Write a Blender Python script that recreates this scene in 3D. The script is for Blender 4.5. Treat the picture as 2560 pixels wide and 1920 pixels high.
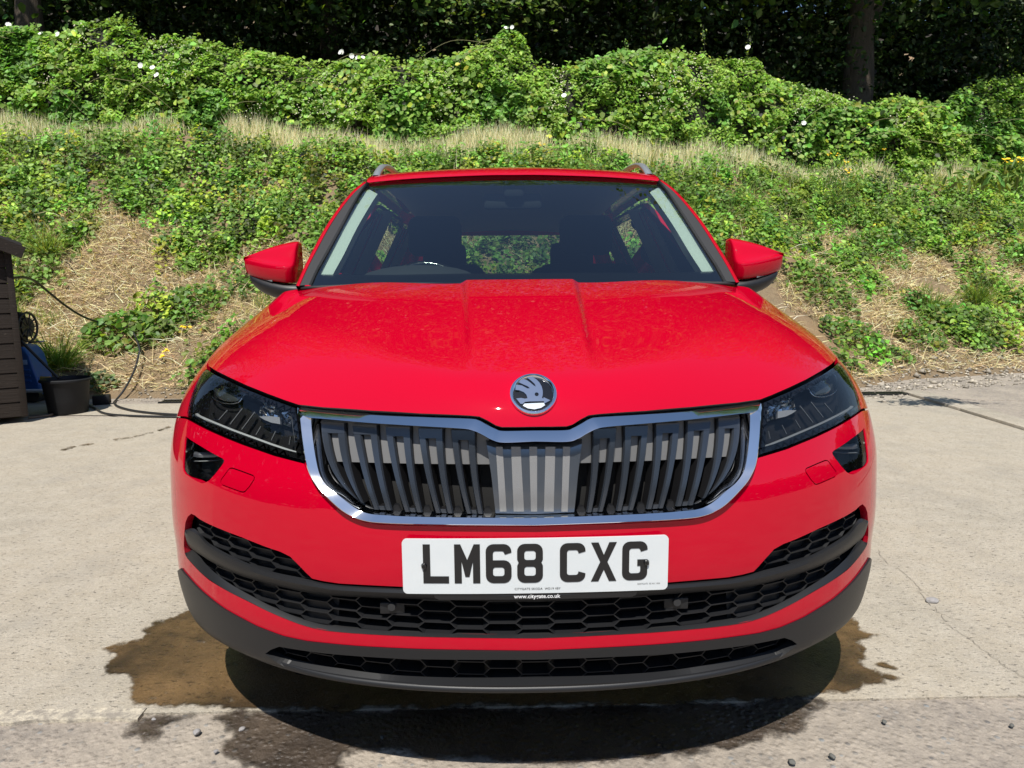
import bpy, bmesh, math, random
import numpy as np
from mathutils import Matrix, Vector
from mathutils.geometry import delaunay_2d_cdt
R = math.radians
random.seed(7); RNG = np.random.default_rng(7)
for o in list(bpy.data.objects): bpy.data.objects.remove(o)
SC = bpy.context.scene
COL = SC.collection

# ------------------------------------------------------------------ camera (world frame = car frame: nose at y=0, car runs towards +y)
CAM_POS = np.array([-.0684, -1.3355, 1.0750]); CAM_FPX = 1776.8          # focal length in photo pixels (2560 wide)
_yaw, _pit, _rol = .0187719, -.1420502, -.0081764
CAM_F = np.array([math.sin(_yaw)*math.cos(_pit), math.cos(_yaw)*math.cos(_pit), math.sin(_pit)])
_rt = np.array([math.cos(_yaw), -math.sin(_yaw), 0]); _up = np.cross(_rt, CAM_F)
CAM_R = _rt*math.cos(_rol)+_up*math.sin(_rol); CAM_U = -_rt*math.sin(_rol)+_up*math.cos(_rol)
cd = bpy.data.cameras.new('camera'); cam = bpy.data.objects.new('camera', cd); COL.objects.link(cam)
cd.sensor_width = 36; cd.lens = CAM_FPX/2560*36; cd.clip_start = .05; cd.clip_end = 2000
cam.matrix_world = Matrix(((CAM_R[0], CAM_U[0], -CAM_F[0], CAM_POS[0]), (CAM_R[1], CAM_U[1], -CAM_F[1], CAM_POS[1]),
                           (CAM_R[2], CAM_U[2], -CAM_F[2], CAM_POS[2]), (0, 0, 0, 1)))
SC.camera = cam
SC.render.resolution_x = 1024; SC.render.resolution_y = 768

# ------------------------------------------------------------------ daylight
SUN_TRAVEL = Vector((.10, .56, -1.0)).normalized()
W = bpy.data.worlds.new('World'); SC.world = W; W.use_nodes = True
wn = W.node_tree.nodes; wl = W.node_tree.links
sky = wn.new('ShaderNodeTexSky'); sky.sky_type = 'NISHITA'; sky.sun_disc = False
_el = math.asin(-SUN_TRAVEL.z); sky.sun_elevation = _el
sky.sun_rotation = math.atan2(-SUN_TRAVEL.x, -SUN_TRAVEL.y)
sky.altitude = 50; sky.air_density = 1.0; sky.dust_density = .25; sky.ozone_density = 2.2
wl.new(sky.outputs[0], wn['Background'].inputs[0]); wn['Background'].inputs[1].default_value = .105
sl = bpy.data.lights.new('sun', 'SUN'); sl.energy = 5.0; sl.angle = R(.53); sl.color = (1, .955, .88)
sun = bpy.data.objects.new('sun', sl); COL.objects.link(sun)
sun.rotation_euler = SUN_TRAVEL.to_track_quat('-Z', 'Y').to_euler(); sun.location = (0, -5, 12)
SC.view_settings.view_transform = 'Standard'; SC.view_settings.look = 'None'
SC.view_settings.exposure = 0.32; SC.view_settings.gamma = 1
SC.view_settings.use_curve_mapping = False
# ------------------------------------------------------------------ helpers
def mat(name, col=(.5, .5, .5), rough=.5, metal=0., coat=0., spec=.5, croug=.03):
    m = bpy.data.materials.new(name); m.use_nodes = True
    b = m.node_tree.nodes['Principled BSDF']
    b.inputs['Base Color'].default_value = (*col, 1); b.inputs['Roughness'].default_value = rough
    b.inputs['Metallic'].default_value = metal; b.inputs['Coat Weight'].default_value = coat
    b.inputs['Coat Roughness'].default_value = croug; b.inputs['Specular IOR Level'].default_value = spec
    return m
class NT:
    def __init__(s, m): s.n = m.node_tree.nodes; s.l = m.node_tree.links; s.b = s.n.get('Principled BSDF'); s.m = m
    def __call__(s, t, ins=None, **kw):
        x = s.n.new('ShaderNode'+t)
        for k, v in kw.items(): setattr(x, k, v)
        for k, v in (ins or {}).items():
            if hasattr(v, 'links') or hasattr(v, 'is_linked'): s.l.new(v, x.inputs[k])
            else: x.inputs[k].default_value = v
        return x
    def noise(s, vec, scale, detail=4, rough=.6):
        return s('TexNoise', {'Vector': vec, 'Scale': scale, 'Detail': detail, 'Roughness': rough}).outputs['Fac']
    def ramp(s, fac, stops):
        x = s('ValToRGB', {'Fac': fac}); e = x.color_ramp.elements
        while len(e) < len(stops): e.new(.5)
        for el, (p, c) in zip(e, stops):
            el.position = p; el.color = (*c, 1) if len(c) == 3 else c
        return x.outputs['Color']
    def mix(s, fac, a, b, mode='MIX'):
        x = s('Mix', data_type='RGBA', blend_type=mode)
        for sock, v in ((x.inputs[0], fac), (x.inputs[6], a), (x.inputs[7], b)):
            if hasattr(v, 'is_linked'): s.l.new(v, sock)
            else: sock.default_value = v if not isinstance(v, tuple) or len(v) == 4 else (*v, 1)
        return x.outputs[2]
    def math(s, op, a, b=0., c=0.):
        x = s('Math', operation=op)
        for sock, v in zip(x.inputs, (a, b, c)):
            if hasattr(v, 'is_linked'): s.l.new(v, sock)
            else: sock.default_value = v
        return x.outputs[0]
    def bump(s, h, strength, dist=.01):
        x = s('Bump', {'Height': h, 'Strength': strength, 'Distance': dist})
        s.l.new(x.outputs[0], s.b.inputs['Normal']); return x
    def to(s, sock, name): s.l.new(sock, s.b.inputs[name])
def link(name, me, m, parent=None):
    o = bpy.data.objects.new(name, me); COL.objects.link(o)
    if m is not None and len(me.materials) == 0: me.materials.append(m)
    if parent is not None: o.parent = parent
    return o
def tag(o, label=None, cat=None, group=None, kind=None):
    for k, v in (('label', label), ('category', cat), ('group', group), ('kind', kind)):
        if v: o[k] = v
    return o
def thing(name, label, cat, loc=(0, 0, 0), group=None):
    o = bpy.data.objects.new(name, None); COL.objects.link(o); o.location = loc; o.empty_display_size = .1
    return tag(o, label, cat, group)
def pmesh(name, V, F, m, parent=None, smooth=True, normals=None):
    # python-list mesh; vertices in world metres relative to the parent's origin (parents at origin unless said)
    me = bpy.data.meshes.new(name); me.from_pydata([tuple(map(float, v)) for v in V], [], [tuple(map(int, f)) for f in F]); me.update()
    if smooth: me.polygons.foreach_set('use_smooth', np.ones(len(me.polygons), bool))
    if normals is not None: me.normals_split_custom_set_from_vertices([tuple(n) for n in normals])
    return link(name, me, m, parent)
def npmesh(name, V, loops, starts, totals, m, parent=None, tint=None, smooth=False):
    me = bpy.data.meshes.new(name); me.vertices.add(len(V)); me.vertices.foreach_set('co', np.asarray(V, np.float32).ravel())
    me.loops.add(len(loops)); me.loops.foreach_set('vertex_index', np.asarray(loops, np.int32).ravel())
    me.polygons.add(len(starts)); me.polygons.foreach_set('loop_start', np.asarray(starts, np.int32))
    me.polygons.foreach_set('loop_total', np.asarray(totals, np.int32))
    if smooth: me.polygons.foreach_set('use_smooth', np.ones(len(starts), bool))
    me.update(calc_edges=True)
    if tint is not None:
        a = me.color_attributes.new('tint', 'FLOAT_COLOR', 'POINT')
        c = np.ones((len(V), 4), np.float32); c[:, :3] = tint; a.data.foreach_set('color', c.ravel())
    return link(name, me, m, parent)
def bm_obj(name, bm, m, parent=None, smooth=False, auto=None):
    me = bpy.data.meshes.new(name); bmesh.ops.recalc_face_normals(bm, faces=bm.faces); bm.to_mesh(me); bm.free()
    if smooth: me.polygons.foreach_set('use_smooth', np.ones(len(me.polygons), bool))
    if auto is not None: me.set_sharp_from_angle(angle=R(auto))
    return link(name, me, m, parent)
def bx(bm, c, s, rot=None, bev=0., seg=1):
    r = bmesh.ops.create_cube(bm, size=1.0); v = r['verts']
    M = Matrix.LocRotScale(Vector(c), rot.to_quaternion() if rot is not None else None, Vector(s)); bmesh.ops.transform(bm, matrix=M, verts=v)
    if bev:
        e = list({e for x in v for e in x.link_edges}); bmesh.ops.bevel(bm, geom=e, offset=bev, segments=seg, affect='EDGES', profile=.5)
def box(name, c, s, m, parent=None, rot=None, bev=.0, seg=2):
    bm = bmesh.new(); bx(bm, c, s, rot, bev, seg); return bm_obj(name, bm, m, parent, smooth=bev > 0, auto=40 if bev > 0 else None)
def tube(name, pts, rad, m, parent=None, seg=10, cap=True):
    P = np.array(pts, float); n = len(P); rad = np.broadcast_to(np.asarray(rad, float), (n,))
    T = np.gradient(P, axis=0); T /= np.linalg.norm(T, axis=1, keepdims=True)+1e-12
    u = np.cross(T[0], [0, 0, 1.0]);
    if np.linalg.norm(u) < .1: u = np.cross(T[0], [1.0, 0, 0])
    V = []; F = []
    for i in range(n):
        u = u-T[i]*(u@T[i]); u /= np.linalg.norm(u)+1e-12; w = np.cross(T[i], u)
        for k in range(seg):
            a = 2*math.pi*k/seg; V.append(P[i]+rad[i]*(math.cos(a)*u+math.sin(a)*w))
    for i in range(n-1):
        for k in range(seg): F.append((i*seg+k, i*seg+(k+1) % seg, (i+1)*seg+(k+1) % seg, (i+1)*seg+k))
    if cap: F.append(tuple(range(seg))[::-1]); F.append(tuple((n-1)*seg+k for k in range(seg)))
    return pmesh(name, V, F, m, parent)
def catmull(P, n, closed=False):
    P = np.array(P, float)
    if closed: Q = np.vstack([P[-1], P, P[0], P[1]])
    else: Q = np.vstack([2*P[0]-P[1], P, 2*P[-1]-P[-2]])
    out = []
    for i in range(1, len(Q)-2):
        for t in np.linspace(0, 1, n, endpoint=False):
            a, b, c, d = Q[i-1], Q[i], Q[i+1], Q[i+2]
            out.append(.5*(2*b+(c-a)*t+(2*a-5*b+4*c-d)*t*t+(3*b-a-3*c+d)*t**3))
    if not closed: out.append(P[-1])
    return np.array(out)
def resample(P, step, closed=False):
    P = np.array(P, float)
    if closed: P = np.vstack([P, P[:1]])
    L = np.r_[0, np.cumsum(np.linalg.norm(np.diff(P, axis=0), axis=1))]
    n = max(2, int(math.ceil(L[-1]/step))); t = np.linspace(0, L[-1], n+1)
    t = np.unique(np.r_[t, ]) if not closed else t[:-1]
    return np.stack([np.interp(t, L, P[:, k]) for k in range(P.shape[1])], 1)
def dense(P, step, closed=False):
    # keep every corner, add points between
    P = np.array(P, float); out = []; n = len(P)
    for i in range(n if closed else n-1):
        a, b = P[i], P[(i+1) % n]; k = max(1, int(math.ceil(np.linalg.norm(b-a)/step)))
        out += [a+(b-a)*t for t in np.arange(k)/k]
    if not closed: out.append(P[-1])
    return np.array(out)
def inpoly(pts, poly):
    x, y = pts[:, 0], pts[:, 1]; r = np.zeros(len(pts), bool); n = len(poly); j = n-1
    for i in range(n):
        xi, yi = poly[i]; xj, yj = poly[j]
        if yi != yj:
            c = ((yi > y) != (yj > y)) & (x < (xj-xi)*(y-yi)/(yj-yi)+xi); r ^= c
        j = i
    return r
def segdist(pts, poly):
    a = np.asarray(poly); b = np.roll(a, -1, 0); d = np.full(len(pts), 9e9)
    for p, q in zip(a, b):
        v = q-p; t = np.clip(((pts-p)@v)/max(v@v, 1e-18), 0, 1); d = np.minimum(d, np.linalg.norm(pts-p-t[:, None]*v, axis=1))
    return d
def area2(P): return .5*np.sum(P[:, 0]*np.roll(P[:, 1], -1)-np.roll(P[:, 0], -1)*P[:, 1])
def shrink(P, d):
    # move a closed 2D outline inwards by d
    P = np.asarray(P, float); s = 1 if area2(P) > 0 else -1
    a = np.roll(P, 1, 0); b = np.roll(P, -1, 0)
    t = b-a; t /= np.linalg.norm(t, axis=1, keepdims=True)+1e-12
    return P+s*d*np.stack([-t[:, 1], t[:, 0]], 1)
def cdt_fill(loops, step):
    # loops[0] outer, others holes; returns 2D points, triangles, loop index lists
    P = [np.asarray(l) for l in loops]; pts = []; edges = []; idx = []; k = 0
    for l in P:
        n = len(l); pts += [tuple(p) for p in l]; idx.append(list(range(k, k+n))); edges += [(k+i, k+(i+1) % n) for i in range(n)]; k += n
    lo = P[0].min(0); hi = P[0].max(0)
    gx = np.arange(lo[0], hi[0]+step, step); gy = np.arange(lo[1], hi[1]+step, step*.866)
    G = np.array([(x+(.5*step if j % 2 else 0), y) for j, y in enumerate(gy) for x in gx])
    ok = inpoly(G, P[0])
    for h in P[1:]: ok &= ~inpoly(G, h)
    G = G[ok]
    for l in P: G = G[segdist(G, l) > .45*step]
    pts += [tuple(p) for p in G]
    r = delaunay_2d_cdt([Vector(p) for p in pts], edges, [], 0, 1e-9)
    V = np.array([tuple(v) for v in r[0]]); T = np.array([f for f in r[2] if len(f) == 3])
    c = V[T].mean(1); ok = inpoly(c, P[0])
    for h in P[1:]: ok &= ~inpoly(c, h)
    T = T[ok]
    t = V[T]; L2 = np.max(np.sum((t-np.roll(t, 1, 1))**2, -1), 1); s = np.cross(t[:, 1]-t[:, 0], t[:, 2]-t[:, 0]); T = T[np.abs(s) > .03*L2]      # no slivers
    t = V[T]; s = np.cross(t[:, 1]-t[:, 0], t[:, 2]-t[:, 0]); T[s < 0] = T[s < 0][:, ::-1]
    inv = {}
    for new, olds in enumerate(r[3]):
        for o_ in olds: inv[o_] = new
    idx = [[inv[i] for i in l] for l in idx]
    return V, T, idx
# ------------------------------------------------------------------ car body master surface (implicit)
def spl(xs, ys):
    # natural cubic spline
    xs = np.array(xs, float); ys = np.array(ys, float); n = len(xs); h = np.diff(xs)
    A_ = np.zeros((n, n)); r_ = np.zeros(n); A_[0, 0] = A_[-1, -1] = 1
    for i in range(1, n-1):
        A_[i, i-1] = h[i-1]; A_[i, i] = 2*(h[i-1]+h[i]); A_[i, i+1] = h[i]
        r_[i] = 6*((ys[i+1]-ys[i])/h[i]-(ys[i]-ys[i-1])/h[i-1])
    m = np.linalg.solve(A_, r_)
    def f(x):
        x = np.asarray(x, float); xc = np.clip(x, xs[0], xs[-1])
        i = np.clip(np.searchsorted(xs, xc)-1, 0, n-2); t = xc-xs[i]; hh = h[i]
        b = (ys[i+1]-ys[i])/hh-hh*(2*m[i]+m[i+1])/6
        return ys[i]+t*b+t*t*m[i]/2+t**3*(m[i+1]-m[i])/(6*hh)
    return f
def sstep(x, a, b):
    t = np.clip((x-a)/(b-a), 0, 1); return t*t*(3-2*t)
prof = spl([.1, .22, .25, .30, .36, .42, .48, .53, .60, .66, .70, .76, .82, .87, .93, 1.0, 1.15],
           [.06, .03, .004, -.006, -.008, -.006, -.012, -.012, -.006, .006, .022, .048, .085, .13, .20, .30, .55])
awid = spl([.1, .25, .30, .40, .50, .60, .70, .80, .86, .92, 1.0, 1.06, 1.15],
           [.8661, .9132, .9273, .9392, .9408, .9408, .9394, .9182, .8939, .8685, .8156, .7926, .7674])
hood_c = spl([-.3, -.1, 0, .1, .2, .4, .6, .9, 1.2], [.69, .79, .838, .882, .918, .975, 1.023, 1.085, 1.125])
def smax(a, b, k):
    h = np.maximum(k-np.abs(a-b), 0)/k
    return np.maximum(a, b)+h*h*k*.25
def crease_x(y): return .121+.042*np.clip((y-.2)/.7, 0, 1.2)
HD = [.0557, .5, -.0014]
def hood_h(x, y):
    ax = np.abs(x)
    z = hood_c(y)
    z = z-.045*(ax/.75)**2.4-HD[0]*sstep(ax, .60, .92)*sstep(1.2-y, 0, HD[1])-HD[2]*sstep(ax, .55, .90)
    c = crease_x(y); fade = sstep(y, .07, .36)
    # raised centre dome: falls off quickly outside the crease, recovers towards the wing
    dip = sstep(ax, c, c+.022)*(1-.9*sstep(ax, c+.05, .48))
    z = z-.011*fade*dip
    return z
def front_f(p): return body_f(p, False)
def body_f(p, full=True):
    x, y, z = p[..., 0], p[..., 1], p[..., 2]
    ax = np.abs(x); a = awid(z)
    q = np.clip(ax/a, 0, .9999)
    P = .62-.62*np.sqrt(np.maximum(1-q**2.2, 1e-9))
    over = np.maximum(ax-a*.9999, 0)
    cf = .30+.70*sstep(ax, .05, .5)
    pr = prof(z); pr = np.where(z > .62, pr*cf+(1-cf)*prof(np.full_like(z, .62))*.5, pr)
    # tow the flank of the bumper into a flatter cheek below the lamps
    g1 = (P+pr-y)
    sl = 2.2*q**1.2*.62/(2*a*np.sqrt(np.maximum(1-q**2.2, 1e-4)))
    g1 = g1/np.sqrt(1+np.minimum(sl, 8)**2)+over*20
    g2 = (z-hood_h(x, y))
    if not full: return g1
    return smax(smax(g1, g2, .075), .252-z, .02)
C0 = np.array([0, 1.25, .50])
AXD = np.array([0, -math.cos(math.radians(38)), math.sin(math.radians(38))])
AXU = np.array([0, math.sin(math.radians(38)), math.cos(math.radians(38))])
AXR = np.array([1.0, 0, 0])
def dir_uv(d):
    d = d/np.linalg.norm(d, axis=-1, keepdims=True)
    w = 1+d@AXD
    return np.stack([d@AXR/w, d@AXU/w], -1)
def uv_dir(uv):
    u, v = uv[..., 0], uv[..., 1]; s = u*u+v*v
    return ((2*u/(1+s))[..., None]*AXR+(2*v/(1+s))[..., None]*AXU+((1-s)/(1+s))[..., None]*AXD)
def root(o, d, t0, t1, f=body_f, n=44):
    # o,d (N,3); inside (f<0) at t0 side for star rays; generic sign bisection
    lo = np.full(d.shape[:-1], t0, float); hi = np.full(d.shape[:-1], t1, float)
    s0 = f(o+d*lo[..., None]) < 0
    for _ in range(n):
        m = (lo+hi)/2; s = (f(o+d*m[..., None]) < 0) == s0
        lo = np.where(s, m, lo); hi = np.where(s, hi, m)
    return o+d*((lo+hi)/2)[..., None]
def star(uv, f=body_f):
    uv = np.asarray(uv, float); return root(C0, uv_dir(uv), .2, 2.2, f)
def normal(p, f=body_f, e=1e-3):
    g = np.stack([f(p+np.array(v)*e)-f(p-np.array(v)*e) for v in ((1, 0, 0), (0, 1, 0), (0, 0, 1))], -1)
    return g/np.linalg.norm(g, axis=-1, keepdims=True)
# photograph pixel (2560x1920) -> ray; the distance comes from the body surface
def pxray(px, py):
    px = np.asarray(px, float); py = np.asarray(py, float)
    return CAM_POS, CAM_F+CAM_R*((px-1280)/CAM_FPX)[..., None]+CAM_U*((960-py)/CAM_FPX)[..., None]
def hit(px, py, off=0., f=body_f):
    # first surface hit along the photo ray: march then bisect; silhouette misses take the closest approach
    o, d = pxray(px, py)
    ts = np.linspace(1.0, 3.2, 441)
    pts = o+d[..., None, :]*ts[:, None]
    v = f(pts)-off
    ins = v < 0
    k = np.where(ins.any(-1), ins.argmax(-1), v.argmin(-1))
    t0 = ts[np.maximum(k-1, 0)]; t1 = ts[k]
    fo = (lambda p: f(p)-off)
    lo, hi = t0.copy() if hasattr(t0, 'copy') else t0, t1
    for _ in range(40):
        m = (lo+hi)/2; s = fo(o+d*m[..., None]) > 0
        lo = np.where(s, m, lo); hi = np.where(s, hi, m)
    return o+d*hi[..., None]
KA = 900/2212
def zA(pts):
    p = np.array(pts, float); return np.stack([400+KA*p[:, 0], 840+KA*p[:, 1]], -1)
def zC(pts):
    p = np.array(pts, float); return np.stack([400+KA*p[:, 0], 1245+KA*p[:, 1]], -1)
def zE(pts):
    p = np.array(pts, float); return np.stack([560+800/2212*p[:, 0], 380+800/2212*p[:, 1]], -1)
# ------------------------------------------------------------------ car materials
M = {}
def red_paint():
    m = mat('red_paint', (.45, .0005, .016), .45, 0, 1.0, .0, .012); t = NT(m)
    m.node_tree.nodes['Principled BSDF'].inputs['Coat IOR'].default_value = 1.42
    c = t('TexCoord').outputs['Object']
    # faint dust film and wash streaks in the clear coat
    n = t.noise(c, 38, 6, .7); n2 = t.noise(t('Mapping', {'Vector': c, 'Scale': (6, 90, 6)}).outputs[0], 3, 5, .7)
    f = t.math('MULTIPLY', t.math('SMOOTHSTEP', n, .60, .80) if False else t.math('GREATER_THAN', n, .69), t.math('GREATER_THAN', n2, .54))
    t.to(t.mix(t.math('MULTIPLY', f, .05), (.45, .0005, .016, 1), (.62, .20, .18, 1)), 'Base Color')
    t.to(t.math('MULTIPLY_ADD', n, .03, .006), 'Coat Roughness')
    return m
M['red'] = red_paint()
M['blackp'] = mat('black_textured_plastic', (.0115, .012, .0135), .46, 0, 0, .42)
_t = NT(M['blackp']); _t.bump(_t.noise(_t('TexCoord').outputs['Object'], 900, 2), .12, .001)
M['gloss'] = mat('gloss_black', (.006, .006, .007), .08, 0, .6)
M['bowl'] = mat('lamp_bowl', (.010, .010, .011), .35, 0, 0, .3)
M['void'] = mat('dark_void', (.006, .006, .006), .8)
M['chrome'] = mat('chrome', (.82, .83, .84), .045, 1.0)
_t = NT(M['chrome']); _n = _t.noise(_t('TexCoord').outputs['Object'], 60, 4); _t.to(_t.math('MULTIPLY_ADD', _n, .06, .02), 'Roughness')
M['slat'] = mat('slat_blue_grey', (.044, .052, .066), .24, .5, .3, .6, .15)
M['satin'] = mat('satin_grey', (.14, .16, .19), .28, .8)
M['stripe'] = mat('textured_grey', (.23, .23, .23), .5, .3)
_t = NT(M['stripe']); _t.bump(_t('TexVoronoi', {'Vector': _t('TexCoord').outputs['Object'], 'Scale': 900}).outputs['Distance'], .35, .001)
M['blank'] = mat('grey_blanking_panel', (.125, .125, .125), .5)
_t = NT(M['blank']); _t.bump(_t.noise(_t('TexCoord').outputs['Object'], 1200, 2), .2, .001)
M['rubber'] = mat('rubber', (.022, .022, .023), .7)
M['tyre'] = mat('tyre', (.02, .02, .02), .85)
M['plate'] = mat('number_plate_white', (.80, .82, .82), .22, 0, .3)
_t = NT(M['plate']); _n = _t.noise(_t('TexCoord').outputs['Object'], 14, 4); _t.to(_t.mix(_n, (.56, .60, .615, 1), (.65, .675, .68, 1)), 'Base Color')
M['ink'] = mat('plate_black_ink', (.012, .012, .013), .35)
M['whiteink'] = mat('white_ink', (.75, .75, .75), .5)
M['dash'] = mat('dashboard', (.020, .021, .024), .75)
M['cloth'] = mat('seat_cloth', (.012, .012, .014), .95)
M['trim'] = mat('pale_pillar_trim', (.52, .54, .50), .8)
M['liner'] = mat('headliner', (.16, .16, .16), .95)
M['alu'] = mat('brushed_aluminium', (.55, .56, .57), .38, .8)
M['lamp'] = mat('lamp_reflector', (.62, .64, .66), .12, 1.0)
M['lampgrey'] = mat('lamp_grey', (.26, .27, .28), .3, .4)
M['drl'] = mat('light_guide', (.34, .36, .36), .25)
M['redlens'] = mat('red_reflector', (.35, .01, .03), .2, 0, .5)
def thin_glass(name, tint, refl=1.0, rough=.0):
    m = bpy.data.materials.new(name); m.use_nodes = True; t = NT(m); t.n.remove(t.b)
    tr = t('BsdfTransparent', {'Color': (*tint, 1)}); gl = t('BsdfGlossy', {'Color': (1, 1, 1, 1), 'Roughness': rough})
    fr = t('Fresnel', {'IOR': 1.52}); fac = t.math('MINIMUM', t.math('MULTIPLY', fr.outputs[0], 1.75*refl), 1.0)   # two faces of the pane
    mx = t('MixShader', {0: fac}); t.l.new(tr.outputs[0], mx.inputs[1]); t.l.new(gl.outputs[0], mx.inputs[2])
    t.l.new(mx.outputs[0], t.n['Material Output'].inputs[0]); return m
M['screen'] = thin_glass('windscreen_glass', (.66, .76, .72))
M['sideglass'] = thin_glass('side_glass', (.55, .62, .58))
M['lens'] = thin_glass('lamp_lens', (.93, .94, .94), .38)
# ------------------------------------------------------------------ the car: front
CAR = thing('car', 'glossy red compact SUV parked nose-on with chrome-framed grille and white number plate', 'car')
def zoom(o, s, pts):
    p = np.array(pts, float); return np.stack([o[0]+s*p[:, 0], o[1]+s*p[:, 1]], -1)
def h3(px, off=0.): return hit(px[:, 0], px[:, 1], off)
def mirx(P): return np.asarray(P)*[-1, 1, 1]
def symloop(L):
    L = np.array(L); L[0, 0] = L[-1, 0] = 0
    return np.vstack([L, mirx(L[1:-1])[::-1]])
def touv(P): return dir_uv(np.asarray(P)-C0)
def on_top(x, y):
    x = np.asarray(x, float); y = np.asarray(y, float)
    o = np.stack([x, y, np.full_like(x, .55)], -1); return root(o, np.broadcast_to([0, 0, 1.0], o.shape), 0, .9)
def on_side(y, z, s=-1):
    y = np.asarray(y, float); z = np.asarray(z, float)
    o = np.stack([np.zeros_like(y), y, z], -1); return root(o, np.broadcast_to([s*1.0, 0, 0], o.shape), .2, 1.3)
def on_front(x, z):
    x = np.asarray(x, float); z = np.asarray(z, float)
    o = np.stack([x, np.full_like(x, 1.3), z], -1); return root(o, np.broadcast_to([0, -1.0, 0], o.shape), 0, 1.8)
def exact_normals(me, nrm):
    # skin faces take the surface's own normals, returned edges stay flat
    co = np.array([v.co[:] for v in me.vertices]); an = nrm(co); out = []
    for p in me.polygons:
        fn = np.array(p.normal); sk = len(p.vertices) == 3; sgn = 1 if fn @ an[p.vertices[0]] > -.3 else -1
        for v in p.vertices: out.append(an[v]*sgn if sk else fn)
    me.normals_split_custom_set(out)
def skin(name, uvloops, m, parent, f, emb, nrm, step, flange, dirs=None, fl_in=0.):
    V2, T, idx = cdt_fill(uvloops, step)
    P = emb(V2); N = nrm(P)
    t = P[T]; tn = np.cross(t[:, 1]-t[:, 0], t[:, 2]-t[:, 0])
    if (np.einsum('ij,ij->i', tn, N[T[:, 0]])).mean() < 0: T = T[:, ::-1]
    V = list(P); NN = list(N); F = [tuple(x) for x in T]
    if flange:
        for li, l in enumerate(idx):
            base = len(V); n = len(l); Q = P[l]
            inner = Q-N[l]*flange if dirs is None else Q+np.asarray(dirs)*flange
            tg = np.roll(Q, -1, 0)-np.roll(Q, 1, 0); w = np.cross(tg, N[l]); w /= np.linalg.norm(w, axis=1, keepdims=True)+1e-12
            # outward of the panel
            c = V2[l]; s = 1 if area2(c) > 0 else -1
            if li > 0: s = s
            V += list(Q)+list(inner); NN += list(w)*2
            for i in range(n):
                j = (i+1) % n; F.append((base+i, base+j, base+n+j, base+n+i))
    me_o = pmesh(name, V, F, m, parent, True, None)
    me = me_o.data
    bm = bmesh.new(); bm.from_mesh(me); bmesh.ops.remove_doubles(bm, verts=bm.verts, dist=1e-7)
    bmesh.ops.recalc_face_normals(bm, faces=bm.faces)
    # make skin face outwards
    bm.faces.ensure_lookup_table(); f0 = bm.faces[0]; c = np.array(f0.calc_center_median())
    if np.dot(np.array(f0.normal), nrm(c[None])[0]) < 0: bmesh.ops.reverse_faces(bm, faces=bm.faces)
    bm.to_mesh(me); bm.free(); me.polygons.foreach_set('use_smooth', np.ones(len(me.polygons), bool))
    exact_normals(me, nrm)
    return me_o
def panel(name, loops, m, parent=CAR, off=0., step=.0075, flange=.012, gap=0., bd=.006, holegap=0.):
    f = (lambda p: body_f(p)-off)
    uvl = []
    for i, l in enumerate(loops):
        u = dense(touv(l), bd, True); g = gap if i == 0 else -holegap
        uvl.append(shrink(u, g) if g else u)
    return skin(name, uvl, m, parent, f, lambda q: star(q, f), lambda p: normal(p, f), step, flange)
def mirror(o, parent=None, name=None):
    src = o.data; cust = src.has_custom_normals
    me = src.copy()
    if cust: tab = {(p.index, src.loops[l].vertex_index): src.corner_normals[l].vector.copy() for p in src.polygons for l in p.loop_indices}
    me.transform(Matrix.Scale(-1, 4, Vector((1, 0, 0)))); me.flip_normals()
    if cust: me.normals_split_custom_set([Vector((-1, 1, 1))*tab[(p.index, me.loops[l].vertex_index)] for p in me.polygons for l in p.loop_indices])
    n = bpy.data.objects.new(name or o.name.split('.')[0], me); COL.objects.link(n); n.parent = parent or o.parent; return n

# ---- traced outlines (image left = car right side), turned into points on the body
HFp = zA([(2290, 566), (2200, 568), (2100, 568), (2060, 557), (2010, 527), (1960, 503), (1900, 497), (1600, 484), (1300, 466), (1000, 445), (845, 428), (770, 403), (652, 359), (533, 311), (415, 256), (340, 218), (296, 189)])
HF = h3(HFp)
tip = HF[-1]
ey = np.array([.54, .64, .76, .88, .98, 1.05]); ex = -np.array([.835, .845, .842, .826, .802, .778])
HSIDE = on_top(ex, ey)
rx = -np.linspace(.74, 0, 14); ry = .895+.150*(rx/.75)**2
ry[-4:] -= .0
HREAR = on_top(rx, ry)
hood = panel('hood', [symloop(np.vstack([HF, HSIDE, HREAR]))], M['red'], gap=.0012, step=.0065, flange=.016)

hood.data.materials.append(M['void'])       # folded-under edge coloured black as painted shade in the shut line
for p_ in hood.data.polygons:
    if len(p_.vertices) == 4: p_.material_index = 1
HLp = zA([(835, 436), (770, 412), (652, 369), (533, 321), (415, 268), (340, 231), (292, 202), (268, 215), (240, 262), (200, 350), (175, 440), (165, 500), (200, 521), (300, 573), (400, 617), (500, 657), (600, 692), (700, 727), (800, 753), (882, 773), (862, 620), (847, 490)])
HL = h3(HLp)
GOp = zA([(2290, 583), (2110, 586), (2060, 573), (2005, 546), (1955, 520), (1890, 510), (1600, 500), (1300, 483), (1000, 458), (845, 439), (862, 600), (884, 740), (905, 815), (945, 895), (1005, 972), (1100, 1062), (1180, 1112), (1260, 1139), (1340, 1151), (1500, 1158), (1800, 1163), (2290, 1166)])
GIp = zA([(2290, 641), (2110, 648), (2040, 630), (1990, 602), (1935, 577), (1860, 563), (1600, 547), (1300, 528), (1010, 503), (945, 501), (955, 620), (975, 760), (1000, 855), (1050, 925), (1110, 975), (1180, 1035), (1245, 1076), (1310, 1093), (1380, 1098), (1520, 1106), (1800, 1112), (2290, 1116)])
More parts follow.
